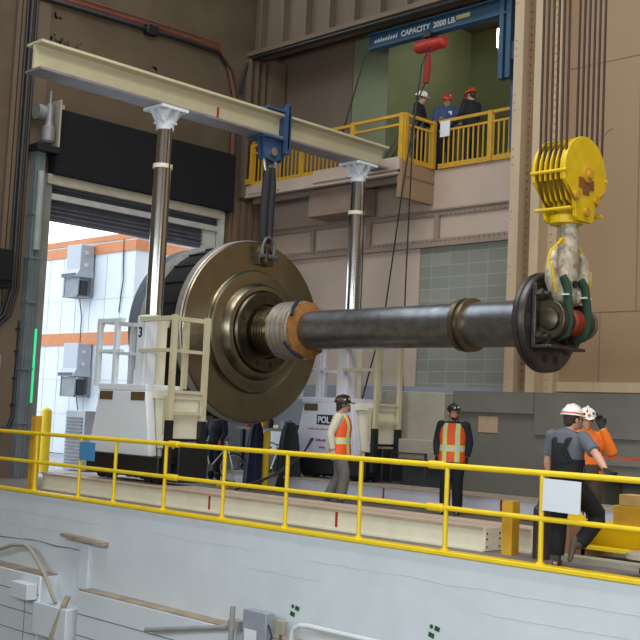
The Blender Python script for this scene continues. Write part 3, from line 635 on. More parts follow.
# header beam: I section along y
g = thing('gantry_beam', (GX, 14.5, 7.42), 'long cream I-beam carried by the two lift towers', 'beam')
m_ = MB(); m_.box(GX-.03, GX+.03, 9.85, 19.0, 7.46, 7.92); part('web', m_, CREAMY, g)
m_ = MB(); m_.box(GX-.25, GX+.25, 9.85, 19.0, 7.90, 7.95); part('top_flange', m_, CREAMY, g)
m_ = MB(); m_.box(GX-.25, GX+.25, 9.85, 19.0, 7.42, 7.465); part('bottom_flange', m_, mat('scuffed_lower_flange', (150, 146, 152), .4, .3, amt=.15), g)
m_ = MB(); m_.box(GX+.031, GX+.04, 14.0, 14.05, 7.5, 7.75); part('red_mark', m_, RED, g)
# beam clamp
c = thing('beam_clamp', (GX, 15.45, 7.0), 'blue steel clamp straddling the gantry beam', 'clamp')
m_ = MB()
m_.prism([(GX-.30, 6.95), (GX+.08, 6.95), (GX+.32, 7.2), (GX+.32, 8.12), (GX-.30, 8.12)], 'y', 15.72, 15.76)
part('clamp_plate', m_, BLUES, c)
m_ = MB(); m_.box(GX-.32, GX+.30, 15.15, 15.74, 7.97, 8.02); m_.box(GX+.26, GX+.32, 15.64, 15.8, 7.1, 8.15); part('top_plate', m_, BLUES, c)
m_ = MB(); m_.prism([(15.15, 7.40), (15.75, 7.40), (15.68, 6.98), (15.5, 6.92), (15.22, 6.95)], 'x', GX-.02, GX+.06); m_.prism([(15.15, 7.40), (15.75, 7.40), (15.68, 6.98), (15.5, 6.92), (15.22, 6.95)], 'x', GX+.12, GX+.18); m_.box(GX-.3, GX+.3, 15.1, 15.8, 7.37, 7.41)
part('lug_plate', m_, BLUES, c)
m_ = MB(); m_.lathe([(-.12, .09), (.26, .09), (.27, .04)], (GX, 15.42, 7.1), 'x', 20); part('pin', m_, SILVER, c)
# shackle + sling
s_ = thing('lifting_shackle', (GX+.1, 15.42, 6.7), 'steel shackle hanging from the blue beam clamp', 'shackle')
m_ = MB(); m_.tube([(GX+.08, 15.32, 7.12), (GX+.08, 15.29, 6.9), (GX+.08, 15.34, 6.72), (GX+.08, 15.45, 6.66), (GX+.08, 15.56, 6.72), (GX+.08, 15.61, 6.9), (GX+.08, 15.56, 7.12)], .045, 10)
part('bow', m_, SILVER, s_)
s_ = thing('lifting_sling', (GX+.1, 15.45, 5.2), 'black round sling between shackle and machined disc', 'sling')
for dx, dy, r in ((0, -.07, .085), (.02, .09, .075)):
    m_ = MB(); m_.tube([(GX+.08+dx, 15.46+dy*.6, 6.78), (GX+.09+dx, 15.45+dy, 6.4), (GX+.10+dx, 15.42+dy, 5.9), (GX+.12+dx, 15.40+dy, 5.35), (GX+.14+dx, 15.4+dy*.6, 5.2)], [(r*.9, r), (r, r*1.2), (r, r*1.2), (r, r), (r*.7, r*.7)], 10)
    part('strand', m_, mat('black_sling_cover', (38, 40, 46), .75, amt=.2, scale=10), s_)

# ================================================================== ROTOR
AY, AZ, FX = 15.3, 3.33, -17.1
R_ = thing('turbine_rotor', (FX, AY, AZ), 'huge machined steel disc and long shaft hanging horizontally', 'rotor')
cc = (0, AY, AZ)
m_ = MB(); m_.lathe([(FX-.22, 1.2), (FX-.22, 1.80), (FX-.20, 1.86), (FX-.02, 1.865), (FX, 1.84), (FX, 1.27), (FX+.03, 1.25), (FX+.10, 1.24), (FX+.12, 1.20), (FX+.13, 1.0), (FX+.20, .98), (FX+.28, .92), (FX+.30, .84)], cc, 'x', 160, caps=False); part('disc', m_, BRASS, R_, sharp=25)
m_ = MB(); m_.lathe([(FX-.25, 1.75), (FX-.25, 1.885), (FX-.08, 1.885), (FX-.06, 1.87), (FX-.06, 1.75)], cc, 'x', 160, caps=False); part('disc_rim', m_, mat('pale_machined_rim', (205, 200, 194), .4, .6), R_)
m_ = MB(); m_.lathe([(FX-1.2, 1.2), (FX-1.2, 1.76), (FX-.23, 1.78)], cc, 'x', 120, caps=True)
for k in range(24):
    a = k*PI/12; M = Matrix.Translation((FX-.7, AY, AZ)) @ Matrix.Rotation(a, 4, 'X'); m_.box(-.45, .45, -.015, .015, 1.74, 1.80, 0, M)
part('black_drum', m_, mat('black_drum_wrap', (30, 31, 34), .55, amt=.1), R_)
m_ = MB(); 
for a in (FX-1.22, FX-1.36): m_.lathe([(a-.09, 1.6), (a-.09, 1.84), (a, 1.85), (a, 1.6)], cc, 'x', 120)
part('outer_ring', m_, mat('pale_coated_ring', (196, 196, 192), .5, .1), R_)
m_ = MB(); m_.lathe([(FX-1.95, .4), (FX-1.95, 1.72), (FX-1.85, 1.82), (FX-1.45, 1.82), (FX-1.45, .5)], cc, 'x', 120); part('rear_drum', m_, mat('grey_blue_rear_drum', (132, 142, 152), .5, .2, amt=.1), R_)
m_ = MB(); m_.lathe([(FX-3.0, .28), (FX-3.0, .36), (FX-1.9, .38)], cc, 'x', 48); part('rear_stub', m_, STEEL, R_)
# hub
m_ = MB(); m_.lathe([(FX+.2, .82), (FX+.34, .82), (FX+.38, .79), (FX+.38, .56), (FX+.30, .54), (FX+.30, .4)], cc, 'x', 96, caps=False)
part('hub_flange', m_, BRASSD, R_, sharp=25)
for k in range(12):
    a = k*PI/6+.2; m_ = MB(); m_.lathe([(FX+.33, .055), (FX+.385, .055)], (0, AY+.68*math.cos(a), AZ+.68*math.sin(a)), 'x', 14); part('bolt_hole', m_, BLACK, R_)
pr = [(FX+.3, .5)]
x = FX+.3
for k in range(5): pr += [(x, .50), (x+.055, .50), (x+.06, .46), (x+.075, .46)]; x += .08
pr += [(x, .42), (x+.25, .40), (x+.3, .36), (FX+1.1, .36)]
m_ = MB(); m_.lathe(pr, cc, 'x', 80); part('labyrinth_seal', m_, SILVER if False else BRASS, R_, sharp=25)
x = FX+.95; pr = [(x-.12, .36), (x-.12, .45), (x-.04, .53), (x, .56)]
for k in range(4): pr += [(x, .575), (x+.12, .575), (x+.122, .55), (x+.132, .55)]; x += .135
pr += [(x, .57), (x+.03, .56), (x+.03, .39)]
m_ = MB(); m_.lathe(pr, cc, 'x', 96); part('collar', m_, mat('pale_ringed_collar', (200, 190, 180), .4, .7, amt=.15, scale=9), R_, sharp=25)
m_ = MB(); XW = x-.10; n = 40; rings = []
for i, (dx, r) in enumerate(((0, .54), (.06, .57), (.11, .54), (.17, .555), (.21, .48), (.25, .40))):
    rings.append([V(XW+dx+.02*math.sin(k*2.3+i), AY+(r+.022*math.sin(k*1.9+i*1.3)+.012*math.sin(k*4.1))*math.cos(2*PI*k/n), AZ+(r+.022*math.sin(k*1.9+i*1.3)+.012*math.sin(k*4.1))*math.sin(2*PI*k/n)) for k in range(n)])
m_.loft(rings); part('wrap', m_, mat('ochre_padding', (158, 108, 52), .85, amt=.2, scale=8, bump=.4), R_)
for lo, (a0, a1) in enumerate(((1.9, 2.7), (3.6, 4.4))):
    m_ = MB(); pts = []
    for k in range(7):
        a = a0+(a1-a0)*k/6; pts.append((XW+.06+.03*k, AY+.58*math.cos(a), AZ+.58*math.sin(a)))
    m_.tube(pts, .035, 8); part('strap', m_, mat('dark_blue_strap', (30, 34, 58), .8), R_)
# shaft
m_ = MB(); m_.lathe([(XW+.1, .30), (XW+.1, .36), (XW+.34, .375), (-13.5, .378), (-12.6, .38), (-12.35, .38)], cc, 'x', 96)
m_.lathe([(-12.35, .385), (-10.35, .388), (-10.28, .42), (-10.2, .50)], cc, 'x', 96); part('shaft', m_, STEEL, R_, sharp=25)
SX = -11.52
m_ = MB(); m_.lathe([(SX-.24, .38), (SX-.24, .455), (SX-.14, .465), (SX-.13, .41), (SX-.07, .41), (SX-.06, .455), (SX+.0, .46), (SX+.03, .39)], cc, 'x', 80)
for k in range(16):
    a = k*PI/8; m_.lathe([(SX-.26, .018), (SX-.23, .018)], (0, AY+.43*math.cos(a), AZ+.43*math.sin(a)), 'x', 8)
part('split_ring', m_, mat('brown_ring_steel', (134, 122, 100), .38, .9, amt=.15), R_)
m_ = MB(); m_.lathe([(-10.2, .45), (-10.2, .79), (-10.17, .81), (-10.11, .81), (-10.10, .79), (-10.07, .79), (-10.06, .81), (-10.0, .80), (-9.98, .77), (-9.98, .3)], cc, 'x', 120); part('coupling_flange', m_, STEELD, R_, sharp=25)
for k in range(12):
    a = k*PI/6+.26; m_ = MB(); m_.lathe([(-10.0, .07), (-9.972, .07)], (0, AY+.62*math.cos(a), AZ+.62*math.sin(a)), 'x', 16); part('bolt_hole', m_, BLACK, R_)
# clamp on disc for the sling
k_ = thing('disc_lifting_lug', (FX+.05, 15.4, 5.0), 'rusty lifting lug and shackle gripping the top of the disc', 'lifting lug')
m_ = MB(); m_.prism([(15.22, 4.72), (15.62, 4.72), (15.62, 4.95), (15.52, 5.1), (15.3, 5.1), (15.22, 4.95)], 'x', FX-.01, FX+.12); m_.box(FX+.02, FX+.24, 15.30, 15.36, 4.75, 5.1); part('lug', m_, BRZ, k_, bevel=.01)
m_ = MB(); m_.tube([(FX+.17, 15.26, 4.9), (FX+.18, 15.24, 5.1), (FX+.18, 15.32, 5.26), (FX+.18, 15.42, 5.3), (FX+.18, 15.52, 5.24), (FX+.18, 15.58, 5.08), (FX+.17, 15.56, 4.9)], .035, 10); m_.lathe([(15.2, .05), (15.64, .05)], (FX+.17, 0, 4.9), 'y', 14); part('shackle', m_, DULL, k_)

# trunnion lifting head bolted to the flange
tr = thing('lifting_trunnion', (-9.8, 15.4, 3.33), 'dark forged lifting trunnion bolted to the shaft flange', 'lifting bracket')
m_ = MB(); m_.box(-9.975, -9.9, 14.72, 15.72, 2.92, 3.9); m_.box(-9.975, -9.60, 14.72, 15.72, 2.88, 2.93); part('base_plate', m_, STEELD, tr, bevel=.01)
def lug(y0, y1):
    m = MB(); pts = [(-9.92, 2.95), (-9.75, 2.93)]
    for k in range(9):
        a = -PI/2+PI*k/8+.05; pts.append((-9.72+.29*math.cos(a)*.9, 3.33+.31*math.sin(a)))
    pts += [(-9.92, 3.86)]; m.prism(pts, 'y', y0, y1); return m
for y0, y1 in ((14.86, 15.0), (15.62, 15.74)): part('lug', lug(y0, y1), BRZ, tr, bevel=.015)
m_ = MB(); m_.lathe([(14.78, .12), (14.8, .17), (14.86, .18), (15.0, .18), (15.8, .18), (15.84, .12)], (-9.72, 0, 3.33), 'y', 28); part('pin', m_, BRZ, tr)
m_ = MB(); m_.lathe([(15.3, .19), (15.33, .22), (15.55, .22), (15.58, .19)], (-9.72, 0, 3.33), 'y', 28); part('sleeve', m_, mat('rust_red_sleeve', (150, 62, 40), .6, .3), tr)
for y, z in ((14.8, 3.72), (14.8, 3.05), (15.5, 3.72), (15.5, 3.08)):
    m_ = MB(); m_.lathe([(-9.9, .095), (-9.8, .095), (-9.78, .05), (-9.7, .05)], (0, y, z), 'x', 6); part('nut', m_, mat('dark_nut', (70, 66, 58), .5, .7), tr)
for y in (14.7, 15.78):
    m_ = MB(); m_.lathe([(y-.03, .1), (y-.01, .25), (y+.09, .25), (y+.11, .1)], (-9.72, 0, 3.33), 'y', 28)
    if y > 15: part('pin_collar', m_, STEEL, tr)
    else: m_.bm.free()

# ================================================================== CRANE BLOCK
hb = thing('hook_block', (-9.8, 15.5, 4.8), 'large yellow crane hook block hanging on many wire ropes', 'hook block')
BYc, BZc = 15.52, 5.72
def plate_poly(r, low, lw):
    p = []
    for k in range(15):
        a = -.25+(PI+.5)*k/14; p.append((BYc+r*math.cos(a), BZc+r*math.sin(a)))
    p += [(BYc-lw*1.25, low+.35), (BYc-lw, low+.05), (BYc-lw*.7, low), (BYc+lw*.7, low), (BYc+lw, low+.05), (BYc+lw*1.25, low+.35)]
    return p
for a, b_ in ((-9.62, -9.55), (-10.17, -10.12)):
    m_ = MB(); m_.prism(plate_poly(.63, 4.96, .26), 'x', a, b_); part('side_plate', m_, YELH, hb, bevel=.01)
for k in range(5):
    x = -10.03+k*.098
    m_ = MB(); m_.prism(plate_poly(.62, 5.22, .42), 'x', x-.012+.0, x+.012); part('divider_plate', m_, YELH, hb)
for k in range(6):
    x = -10.08+k*.098
    m_ = MB(); m_.lathe([(x-.038, .3), (x-.038, .575), (x-.013, .52), (x+.013, .52), (x+.038, .575), (x+.038, .3)], (0, BYc, BZc), 'x', 48); part('sheave', m_, mat('greasy_sheave', (160, 126, 30), .5, .4, amt=.2), hb)
    for s in (-1, 1):
        m_ = MB(); y = BYc+s*.53
        a0 = .0; pts = [(x+s*.03, y, 16.4), (x, y, BZc+.1)]+[(x, BYc+s*.53*math.cos(q), BZc+.53*math.sin(q)) for q in (.3, .7, 1.1, 1.5)]
        m_.tube(pts, .021, 8); part('wire_rope', m_, CABLE, hb)
for y, z in ((BYc-.62, BZc-.02), (BYc-.47, 5.12), (BYc+.47, 5.12), (BYc+.6, BZc)):
    m_ = MB(); m_.tube([(-10.18, y, z), (-9.52, y, z)], .03, 10); part('tie_rod', m_, YELH, hb)
m_ = MB(); m_.lathe([(-9.55, .13), (-9.50, .13), (-9.49, .07), (-9.44, .07)], (0, BYc, BZc), 'x', 20); part('axle_cap', m_, YELD, hb)
for y, z in ((BYc-.3, 5.35), (BYc+.3, 5.35), (BYc, 5.12)):
    m_ = MB(); m_.lathe([(-9.55, .07), (-9.49, .07)], (0, y, z), 'x', 14); part('plate_bolt', m_, YELD, hb)
m_ = MB(); m_.box(-9.55, -9.53, BYc-.22, BYc+.22, BZc-.22, BZc-.06); m_.box(-9.55, -9.53, BYc-.1, BYc+.08, BZc-.32, BZc-.22); part('worn_plate', m_, mat('worn_red_label', (150, 92, 50), .7, amt=.2, scale=12), hb)
m_ = MB(); m_.lathe([(4.93, .22), (4.95, .27), (5.07, .27), (5.09, .2), (5.2, .2), (5.22, .26), (5.26, .26)], (-9.9, BYc, 0), 'z', 28); m_.box(-10.14, -9.6, BYc-.12, BYc+.12, 5.08, 5.22); part('crosshead', m_, YELH, hb)
# ramshorn hook: shank and two horns along y
HX, HY = -9.72, 15.33
m_ = MB(); m_.tube([(-9.84, BYc, 5.0), (-9.80, BYc-.04, 4.65), (-9.76, HY+.04, 4.4), (HX, HY, 4.1), (HX, HY, 3.75), (HX, HY, 3.62)], [.14, .15, (.15, .17), (.13, .23), (.12, .20), (.08, .10)], 20)
for s in (-1, 1):
    pts = [(HX, HY+s*.0, 3.72), (HX, HY+s*.17, 3.70), (HX, HY+s*.33, 3.78), (HX, HY+s*.45, 3.96), (HX, HY+s*.49, 4.16), (HX, HY+s*.45, 4.36), (HX, HY+s*.36, 4.48)]
    m_.tube(pts, [.11, .12, .12, .115, .10, .075, .04], 16)
part('ramshorn_hook', m_, mat('worn_white_hook', (206, 200, 182), .5, .1, amt=.12, scale=7, dark=(120, 104, 70)), hb)
for s in (-1, 1):
    m_ = MB(); m_.tube([(HX, HY+s*.52, 4.0), (HX, HY+s*.58, 4.16), (HX, HY+s*.52, 4.40), (HX, HY+s*.22, 4.62), (HX-.04, HY+s*.15, 4.66)], .022, 8); m_.tube([(HX-.04, HY+s*.15, 4.66), (HX-.05, HY+s*.13, 4.58)], .05, 8)
    part('safety_latch', m_, YELH, hb)
    m_ = MB(); m_.tube([(HX+.06, HY+s*.42, 3.76), (HX+.08, HY+s*.53, 3.97), (HX+.06, HY+s*.57, 4.2)], .024, 8); part('yellow_edge', m_, YELH, hb)
m_ = MB(); m_.lathe([(HX+.08, .06), (HX+.15, .06)], (0, HY, 3.93), 'x', 16); part('hook_eye', m_, BLACK, hb)
for s, lab in ((-1, 'green web sling on the left horn of the crane hook'), (1, 'green web sling on the right horn of the crane hook')):
    t = thing('green_sling', (HX, HY+s*.27, 3.2), lab, 'sling', 'green slings on the crane hook')
    y = HY+s*.265
    for dx in (-.14, .14):
        m_ = MB(); m_.tube([(HX+dx*.5, y, 4.02), (HX+dx*1.1, y, 3.9), (HX+dx*1.45, y, 3.55), (HX+dx*1.55, y, 3.3), (HX+dx*1.2, y, 3.12), (HX, y, 3.07)], [(.05, .075)]*6, 10, side=(0, 1, 0)); part('strand', m_, GREENS, t)
    m_ = MB(); m_.box(HX+.1, HX+.23, y-.08, y+.08, 3.72, 3.745); part('white_tag', m_, WHITE, t)

# ================================================================== FRONT RAILING
fr = thing('guard_railing', (-13, RY, 0), 'long yellow two-bar guard railing along the edge of the pit', 'railing')
m_ = MB(); m_.tube([(-23.2+k*.5, RY, 1.10) for k in range(40)], .037, 12); part('top_rail', m_, YEL, fr)
m_ = MB(); m_.tube([(-23.2+k*.5, RY, .57) for k in range(40)], .033, 12); part('mid_rail', m_, YEL, fr)
for x in (-21.6, -20.0, -18.51, -17.05, -15.98, -14.59, -13.13, -11.74, -10.3, -8.83, -7.42, -5.9, -4.4):
    m_ = MB(); m_.tube([(x, RY, 0.03), (x, RY, 1.09)], .031, 12); m_.lathe([(.0, .06), (.03, .06), (.04, .04)], (x, RY, .03), 'z', 12); part('post', m_, YEL, fr)
for x in (-14.4, -9.0):
    for z in (1.10, .57):
        m_ = MB(); m_.lathe([(x-.13, .044), (x-.12, .052), (x+.12, .052), (x+.13, .044)], (0, RY, z), 'x', 12); part('sleeve_joint', m_, YEL, fr)
m_ = MB(); m_.box(-23.2, -3.5, RY-.10, RY+.10, -.01, .045); part('kerb_plate', m_, YEL, fr, bevel=.01)
m_ = MB(); m_.box(-17.02, -16.55, RY-.05, RY-.04, .70, 1.02)
tag(part('blue_sign', m_, mat('blue_board', (72, 140, 186), .5, amt=.03)), 'blank blue board hung on the railing at left', 'sign')
m_ = MB(); M = Matrix.Translation((-7.12, RY-.055, .87)) @ Matrix.Rotation(.02, 4, 'Y'); m_.box(-.25, .25, -.006, .006, -.20, .17, 0, M)
tag(part('white_board', m_, WHITE), 'blank white board hung on the railing in front of the man in black', 'sign')
def ypost(x, y, z0, z1, r, lab, sq=False):
    m = MB()
    if sq: m.box(x-r, x+r, y-r, y+r, z0, z1)
    else: m.lathe([(z0, r), (z1-.05, r), (z1, r*.7)], (x, y, 0), 'z', 16)
    tag(part('yellow_post', m, YEL if not sq else YELD), lab, 'post', 'yellow posts')
ypost(-19.35, 11.75, 0, 1.42, .07, 'thick yellow post at the left end of the front track beam', True)
ypost(-8.42, 12.1, 0, .68, .08, 'square yellow post between the ends of the front track beams', True)

# ================================================================== FLOOR CLUTTER
yb = thing('lifting_beam', (-6, 13.2, 0), 'yellow steel lifting beam lying on the floor behind the railing at right', 'beam')
m_ = MB(); m_.box(-8.3, -3.8, 12.85, 13.25, .42, .46); m_.box(-8.1, -3.8, 12.75, 13.25, .12, .16); m_.prism([(13.12, .16), (13.16, .16), (13.02, .42), (12.98, .42)], 'x', -8.2, -3.8); part('i_section', m_, YEL, yb)
for x in (-8.0, -7.7):
    m_ = MB(); m_.prism([(x-.12, .46), (x+.12, .46), (x+.07, .55), (x, .62), (x-.07, .55)], 'y', 12.95, 13.0); part('pad_eye', m_, YEL, yb)
m_ = MB(); m_.box(-7.42, -6.6, 12.9, 13.2, .46, .70); tag(part('yellow_block', m_, YELD, bevel=.01), 'yellow box resting on top of the lifting beam', 'box')
m_ = MB(); m_.box(-7.34, -6.5, 12.9, 13.2, .70, .84); tag(part('timber_block', m_, WOOD, bevel=.005), 'raw timber block on top of the yellow box', 'timber')
for x, lab in ((-8.0, 'timber skid under the left end of the yellow lifting beam'), (-4.3, 'timber skid under the right end of the yellow lifting beam')):
    m_ = MB(); m_.box(x, x+.25, 12.7, 13.5, 0, .12); tag(part('timber_skid', m_, WOOD), lab, 'timber', 'timber skids')
m_ = MB(); m_.box(-7.9, -5, 12.2, 12.45, 0, .07); tag(part('grey_plank', m_, BEIGE), 'grey plank on the floor in front of the yellow lifting beam', 'plank')
dl = thing('round_dolly', (-6.25, 11.85, 0), 'round grey wooden dolly at the right edge behind the railing', 'dolly')
m_ = MB(); m_.lathe([(.20, .21), (.21, .23), (.27, .23), (.28, .21)], (-6.32, 11.75, 0), 'z', 32); part('disc_top', m_, mat('grey_board', (170, 164, 148), .7), dl)
m_ = MB(); m_.lathe([(.06, .03), (.20, .05)], (-6.3, 11.75, 0), 'z', 12); part('stem', m_, DULL, dl)
m_ = MB(); m_.lathe([(-.03, .07), (.03, .07)], (-6.33, 11.75, .07), 'y', 16); part('wheel', m_, RUBBER, dl)
m_ = MB(); m_.box(-8.2, -7.75, 12.4, 12.8, 0, .45); tag(part('small_crate', m_, mat('brownish_crate', (146, 112, 92), .7), bevel=.01), 'small brown crate beside the end of the track beam', 'crate')
m_ = MB(); m_.lathe([(0, .11), (.62, .11), (.68, .06), (.75, .05)], (-7.95, 12.1, 0), 'z', 16); tag(part('thermos_cylinder', m_, mat('dark_cylinder', (60, 48, 48), .5)), 'dark cylinder standing left of the man in black', 'cylinder')

def bicycle(loc, rz, lab):
    t = thing('bicycle', loc, lab, 'bicycle', 'bicycles', rz)
    for x in (-.52, .52):
        m = MB(); m.tube([(x+.33*math.cos(a), 0, .34+.33*math.sin(a)) for a in [2*PI*k/28 for k in range(29)]], .02, 8)
        wv = part('wheel', m, RUBBER, t, True)
        m = MB()
        m.tube([(x+.305*math.cos(a), 0, .34+.305*math.sin(a)) for a in [2*PI*k/28 for k in range(29)]], .012, 6)
        for k in range(12): m.bar((x, 0, .34), (x+.3*math.cos(k*PI/6), 0, .34+.3*math.sin(k*PI/6)), .006)
        m.lathe([(-.05, .03), (.05, .03)], (x, 0, .34), 'y', 10)
        o = part('spokes', m, SILVER, wv, True)
    m = MB()
    for p, q in (((-.52, 0, .34), (-.05, 0, .32)), ((-.05, 0, .32), (-.2, 0, .86)), ((-.2, 0, .8), (.36, 0, .82)), ((.36, 0, .82), (-.05, 0, .32)), ((-.52, 0, .34), (-.2, 0, .78)), ((.33, 0, .95), (.52, 0, .34))): m.tube([p, q], .018, 8)
    part('frame', m, SILVER, t, True)
    m = MB(); m.tube([(.3, -.28, 1.02), (.34, -.1, 1.0), (.33, 0, .96), (.34, .1, 1.0), (.3, .28, 1.02)], .014, 8); part('handlebar', m, BLACK, t, True)
    m = MB(); m.tube([(-.34, 0, .9), (-.18, 0, .91), (-.04, 0, .90)], [(.07, .03), (.05, .03), (.02, .02)], 10); part('saddle', m, BLACK, t, True)
    m = MB(); m.lathe([(-.02, .09), (.02, .09)], (-.05, 0, .32), 'y', 18); m.bar((-.05, .05, .32), (.08, .05, .2), .02); m.box(.04, .14, .04, .12, .185, .205); part('crank', m, DULL, t, True)
bicycle((-20.3, 17.05, 0.05), .5, 'bicycle parked beside the man under the disc')
bicycle((-19.3, 18.0, 0), 2.0, 'bicycle leaning by the workbench, partly behind the first one')
wb = thing('workbench', (-19, 19.2, 0), 'cluttered workbench with white front panel under the disc', 'workbench')
m_ = MB(); m_.box(-21.6, -17.4, 18.9, 19.7, 1.28, 1.34); part('bench_top', m_, GREYW, wb)
m_ = MB(); m_.box(-20.6, -18.3, 18.86, 18.9, .80, 1.27); part('front_panel', m_, WHITE, wb)
for x in (-21.5, -19.6, -17.5):
    m_ = MB(); m_.box(x, x+.08, 18.95, 19.05, 0, 1.28); m_.box(x, x+.08, 19.55, 19.65, 0, 1.28); part('leg', m_, BLACK, wb)
m_ = MB(); m_.box(-21.5, -17.5, 19.0, 19.6, .3, .35); part('shelf', m_, GREYW, wb)
cols = [RED, BLUE, YELD, BLACK, BRASS, BLUEG, DULL, GREENS]
for k in range(16):
    x = -21.4+k*.25+random.uniform(-.05, .05); hh = random.uniform(.06, .2); ww = random.uniform(.05, .1); mi = cols[k % 8]
    m_ = MB()
    if k % 3: m_.box(x-ww, x+ww, 19.1, 19.3, 1.34, 1.34+hh)
    else: m_.lathe([(1.34, ww*.9), (1.34+hh, ww*.9), (1.36+hh, ww*.4), (1.39+hh, ww*.4)], (x, 19.15, 0), 'z', 12)
    tag(part('tool_item' if k % 3 else 'tin_can', m_, mi, bevel=.006), ['red', 'blue', 'yellow', 'black', 'brass coloured', 'blue-grey', 'dull grey', 'green'][k % 8]+(' box-shaped item ' if k % 3 else ' can ')+'on the workbench top, '+('left half, behind the disc' if k < 8 else 'right half, near the draped covers'), 'tool' if k % 3 else 'can')
def drape(x, y, ma, lab, w_=.28, top=1.42):
    m = MB(); rings = []
    for i in range(9):
        z = top*(1-i/8)+.05; k0 = .35+.65*(i/8)**.5; rings.append([V(x+w_*k0*(1+.10*math.sin(5*a))*math.cos(a), y+.22*k0*(1+.12*math.sin(7*a))*math.sin(a), z) for a in [2*PI*j/32 for j in range(32)]])
    m.loft(rings); tag(part('draped_tarp', m, ma), lab, 'tarp', 'draped covers by the far tower')
drape(-18.75, 17.0, mat('navy_tarp', (34, 44, 74), .8, amt=.2, scale=6), 'navy cover draped upright left of the yellow post')
drape(-18.2, 17.5, mat('charcoal_tarp', (38, 40, 44), .8, amt=.2, scale=6), 'charcoal cover draped upright right of the yellow post', .36, 1.46)
ypost(-18.45, 17.05, 0.05, 1.30, .08, 'yellow post between the two draped covers')
m_ = MB(); m_.box(-19.35, -18.95, 16.4, 16.8, 0, .10); tag(part('yellow_case', m_, YEL, bevel=.01), 'small yellow case on the floor by the far track', 'case')
m_ = MB(); m_.tube([(-17.0, 17.0, 1.2), (-16.9, 16.7, .9), (-17.3, 16.4, .5), (-17.6, 15.8, .08)], .022, 6); m_.tube([(-16.95, 17.0, 1.2), (-16.9, 16.6, .8), (-17.2, 16.3, .45), (-17.9, 15.7, .06)], .022, 6)
tag(part('hydraulic_hose', m_, BLACK), 'black hydraulic hoses trailing from the far lift tower', 'hose')
#PEOPLE#
# ================================================================== PEOPLE
def smooth_remesh(o, vox, it=4):
    r = o.modifiers.new('remesh', 'REMESH'); r.mode = 'VOXEL'; r.voxel_size = vox; r.use_smooth_shade = True
    s = o.modifiers.new('smooth', 'SMOOTH'); s.factor = .5; s.iterations = it
BASE = dict(hip=(0, 0, .93), waist=(0, .0, 1.08), chest=(0, .01, 1.28), neck=(0, -.005, 1.495), head=(0, .025, 1.622), hy=0., hp=0.,
            shR=(.20, -.005, 1.425), elR=(.265, -.03, 1.15), wrR=(.265, .05, .90), haR=(0, .15, -1), 
            shL=(-.20, -.005, 1.425), elL=(-.265, -.03, 1.15), wrL=(-.265, .05, .90), haL=(0, .15, -1),
            hiR=(.09, 0, .90), knR=(.10, .03, .50), anR=(.105, -.02, .09), ftR=(.12, 1, 0), hiL=(-.09, 0, .90), knL=(-.10, .03, .50), anL=(-.105, -.02, .09), ftL=(-.12, 1, 0),
            curl=.5)
def P_(p, k): return Vector(p[k])
BULK = 1.17
def torso(m, p, g, top=True, low=.90):
    h, wa, c, n = P_(p, 'hip'), P_(p, 'waist'), P_(p, 'chest'), P_(p, 'neck')
    sh = (P_(p, 'shR')+P_(p, 'shL'))/2
    side = (P_(p, 'shR')-P_(p, 'shL')).normalized()
    pts = [h+V(0, 0, low-.93), h+V(0, 0, .03), wa, c, (c*.35+sh*.65), sh+V(0, 0, .022), n-V(0, 0, .0)]
    rs = [(.160+g, .112+g), (.165+g, .115+g), (.148+g, .105+g), (.172+g, .118+g), (.178+g, .105+g), (.150+g, .088+g), (.075+g, .068+g)]
    m.tube(pts, [(a*BULK, b_*BULK) for a, b_ in rs], 20, side=side)
def limb(m, a, b, c, r, n=12): 
    a, b, c = Vector(a), Vector(b), Vector(c)
    m.tube([a, a.lerp(b, .5), b.lerp(a, .06), b.lerp(c, .06), b.lerp(c, .4), c], r, n)
def hand(m, w_, d, side, g=0., curl=.5, mirror=1):
    w_, d = Vector(w_), Vector(d).normalized(); sd = Vector(side); sd = (sd-d*sd.dot(d)).normalized(); nm = d.cross(sd)*mirror
    m.tube([w_-d*.02, w_+d*.02, w_+d*.06, w_+d*.09], [(.026+g, .02+g), (.036+g, .017+g), (.042+g, .015+g), (.040+g, .012+g)], 10, side=sd)
    for i, (o_, L) in enumerate(((-.033, .065), (-.011, .078), (.011, .074), (.033, .056))):
        b = w_+d*.085+sd*o_*(1.05+g*10); pts = [b-d*.02, b]; a = 0; q = b.copy()
        for k in range(3):
            a += curl*(.5+.3*k); q = q+(d*math.cos(a)+nm*math.sin(a))*(L/3+.004*(2-k)); pts.append(q.copy())
        m.tube(pts, [.009+g, .0095+g, .009+g, .008+g, .007+g], 8, side=sd)
    b = w_+d*.03-sd*.034*1; q1 = b+(d*.6-sd*.75+nm*.2).normalized()*.035; q2 = q1+(d*.85-sd*.25+nm*.5).normalized()*.032; q3 = q2+(d*.9+nm*.6).normalized()*.022
    m.tube([b+sd*.02, b, q1, q2, q3], [.014+g, .014+g, .012+g, .010+g, .008+g], 8)
def foot(m, an, ft, kn, g=0):
    an = Vector(an); d = Vector(ft).normalized(); shank = (an-Vector(kn)).normalized(); dn = (shank-d*shank.dot(d)).normalized(); sd = d.cross(dn)
    m.tube([an-shank*.16, an-shank*.02, an+dn*.03], [(.056+g, .056+g), (.05+g, .055+g), (.045+g, .05+g)], 12)
    c = an+dn*.055
    m.tube([c-d*.085, c-d*.06, c, c+d*.10, c+d*.17, c+d*.20], [(.025, .02), (.042+g, .034+g), (.043+g, .036+g), (.05+g, .03+g), (.042+g, .022+g), (.02, .012)], 12, side=sd)
def headM(p):
    return Matrix.Translation(P_(p, 'head')) @ Matrix.Rotation(p['hy'], 4, 'Z') @ Matrix.Rotation(p['hp'], 4, 'X')
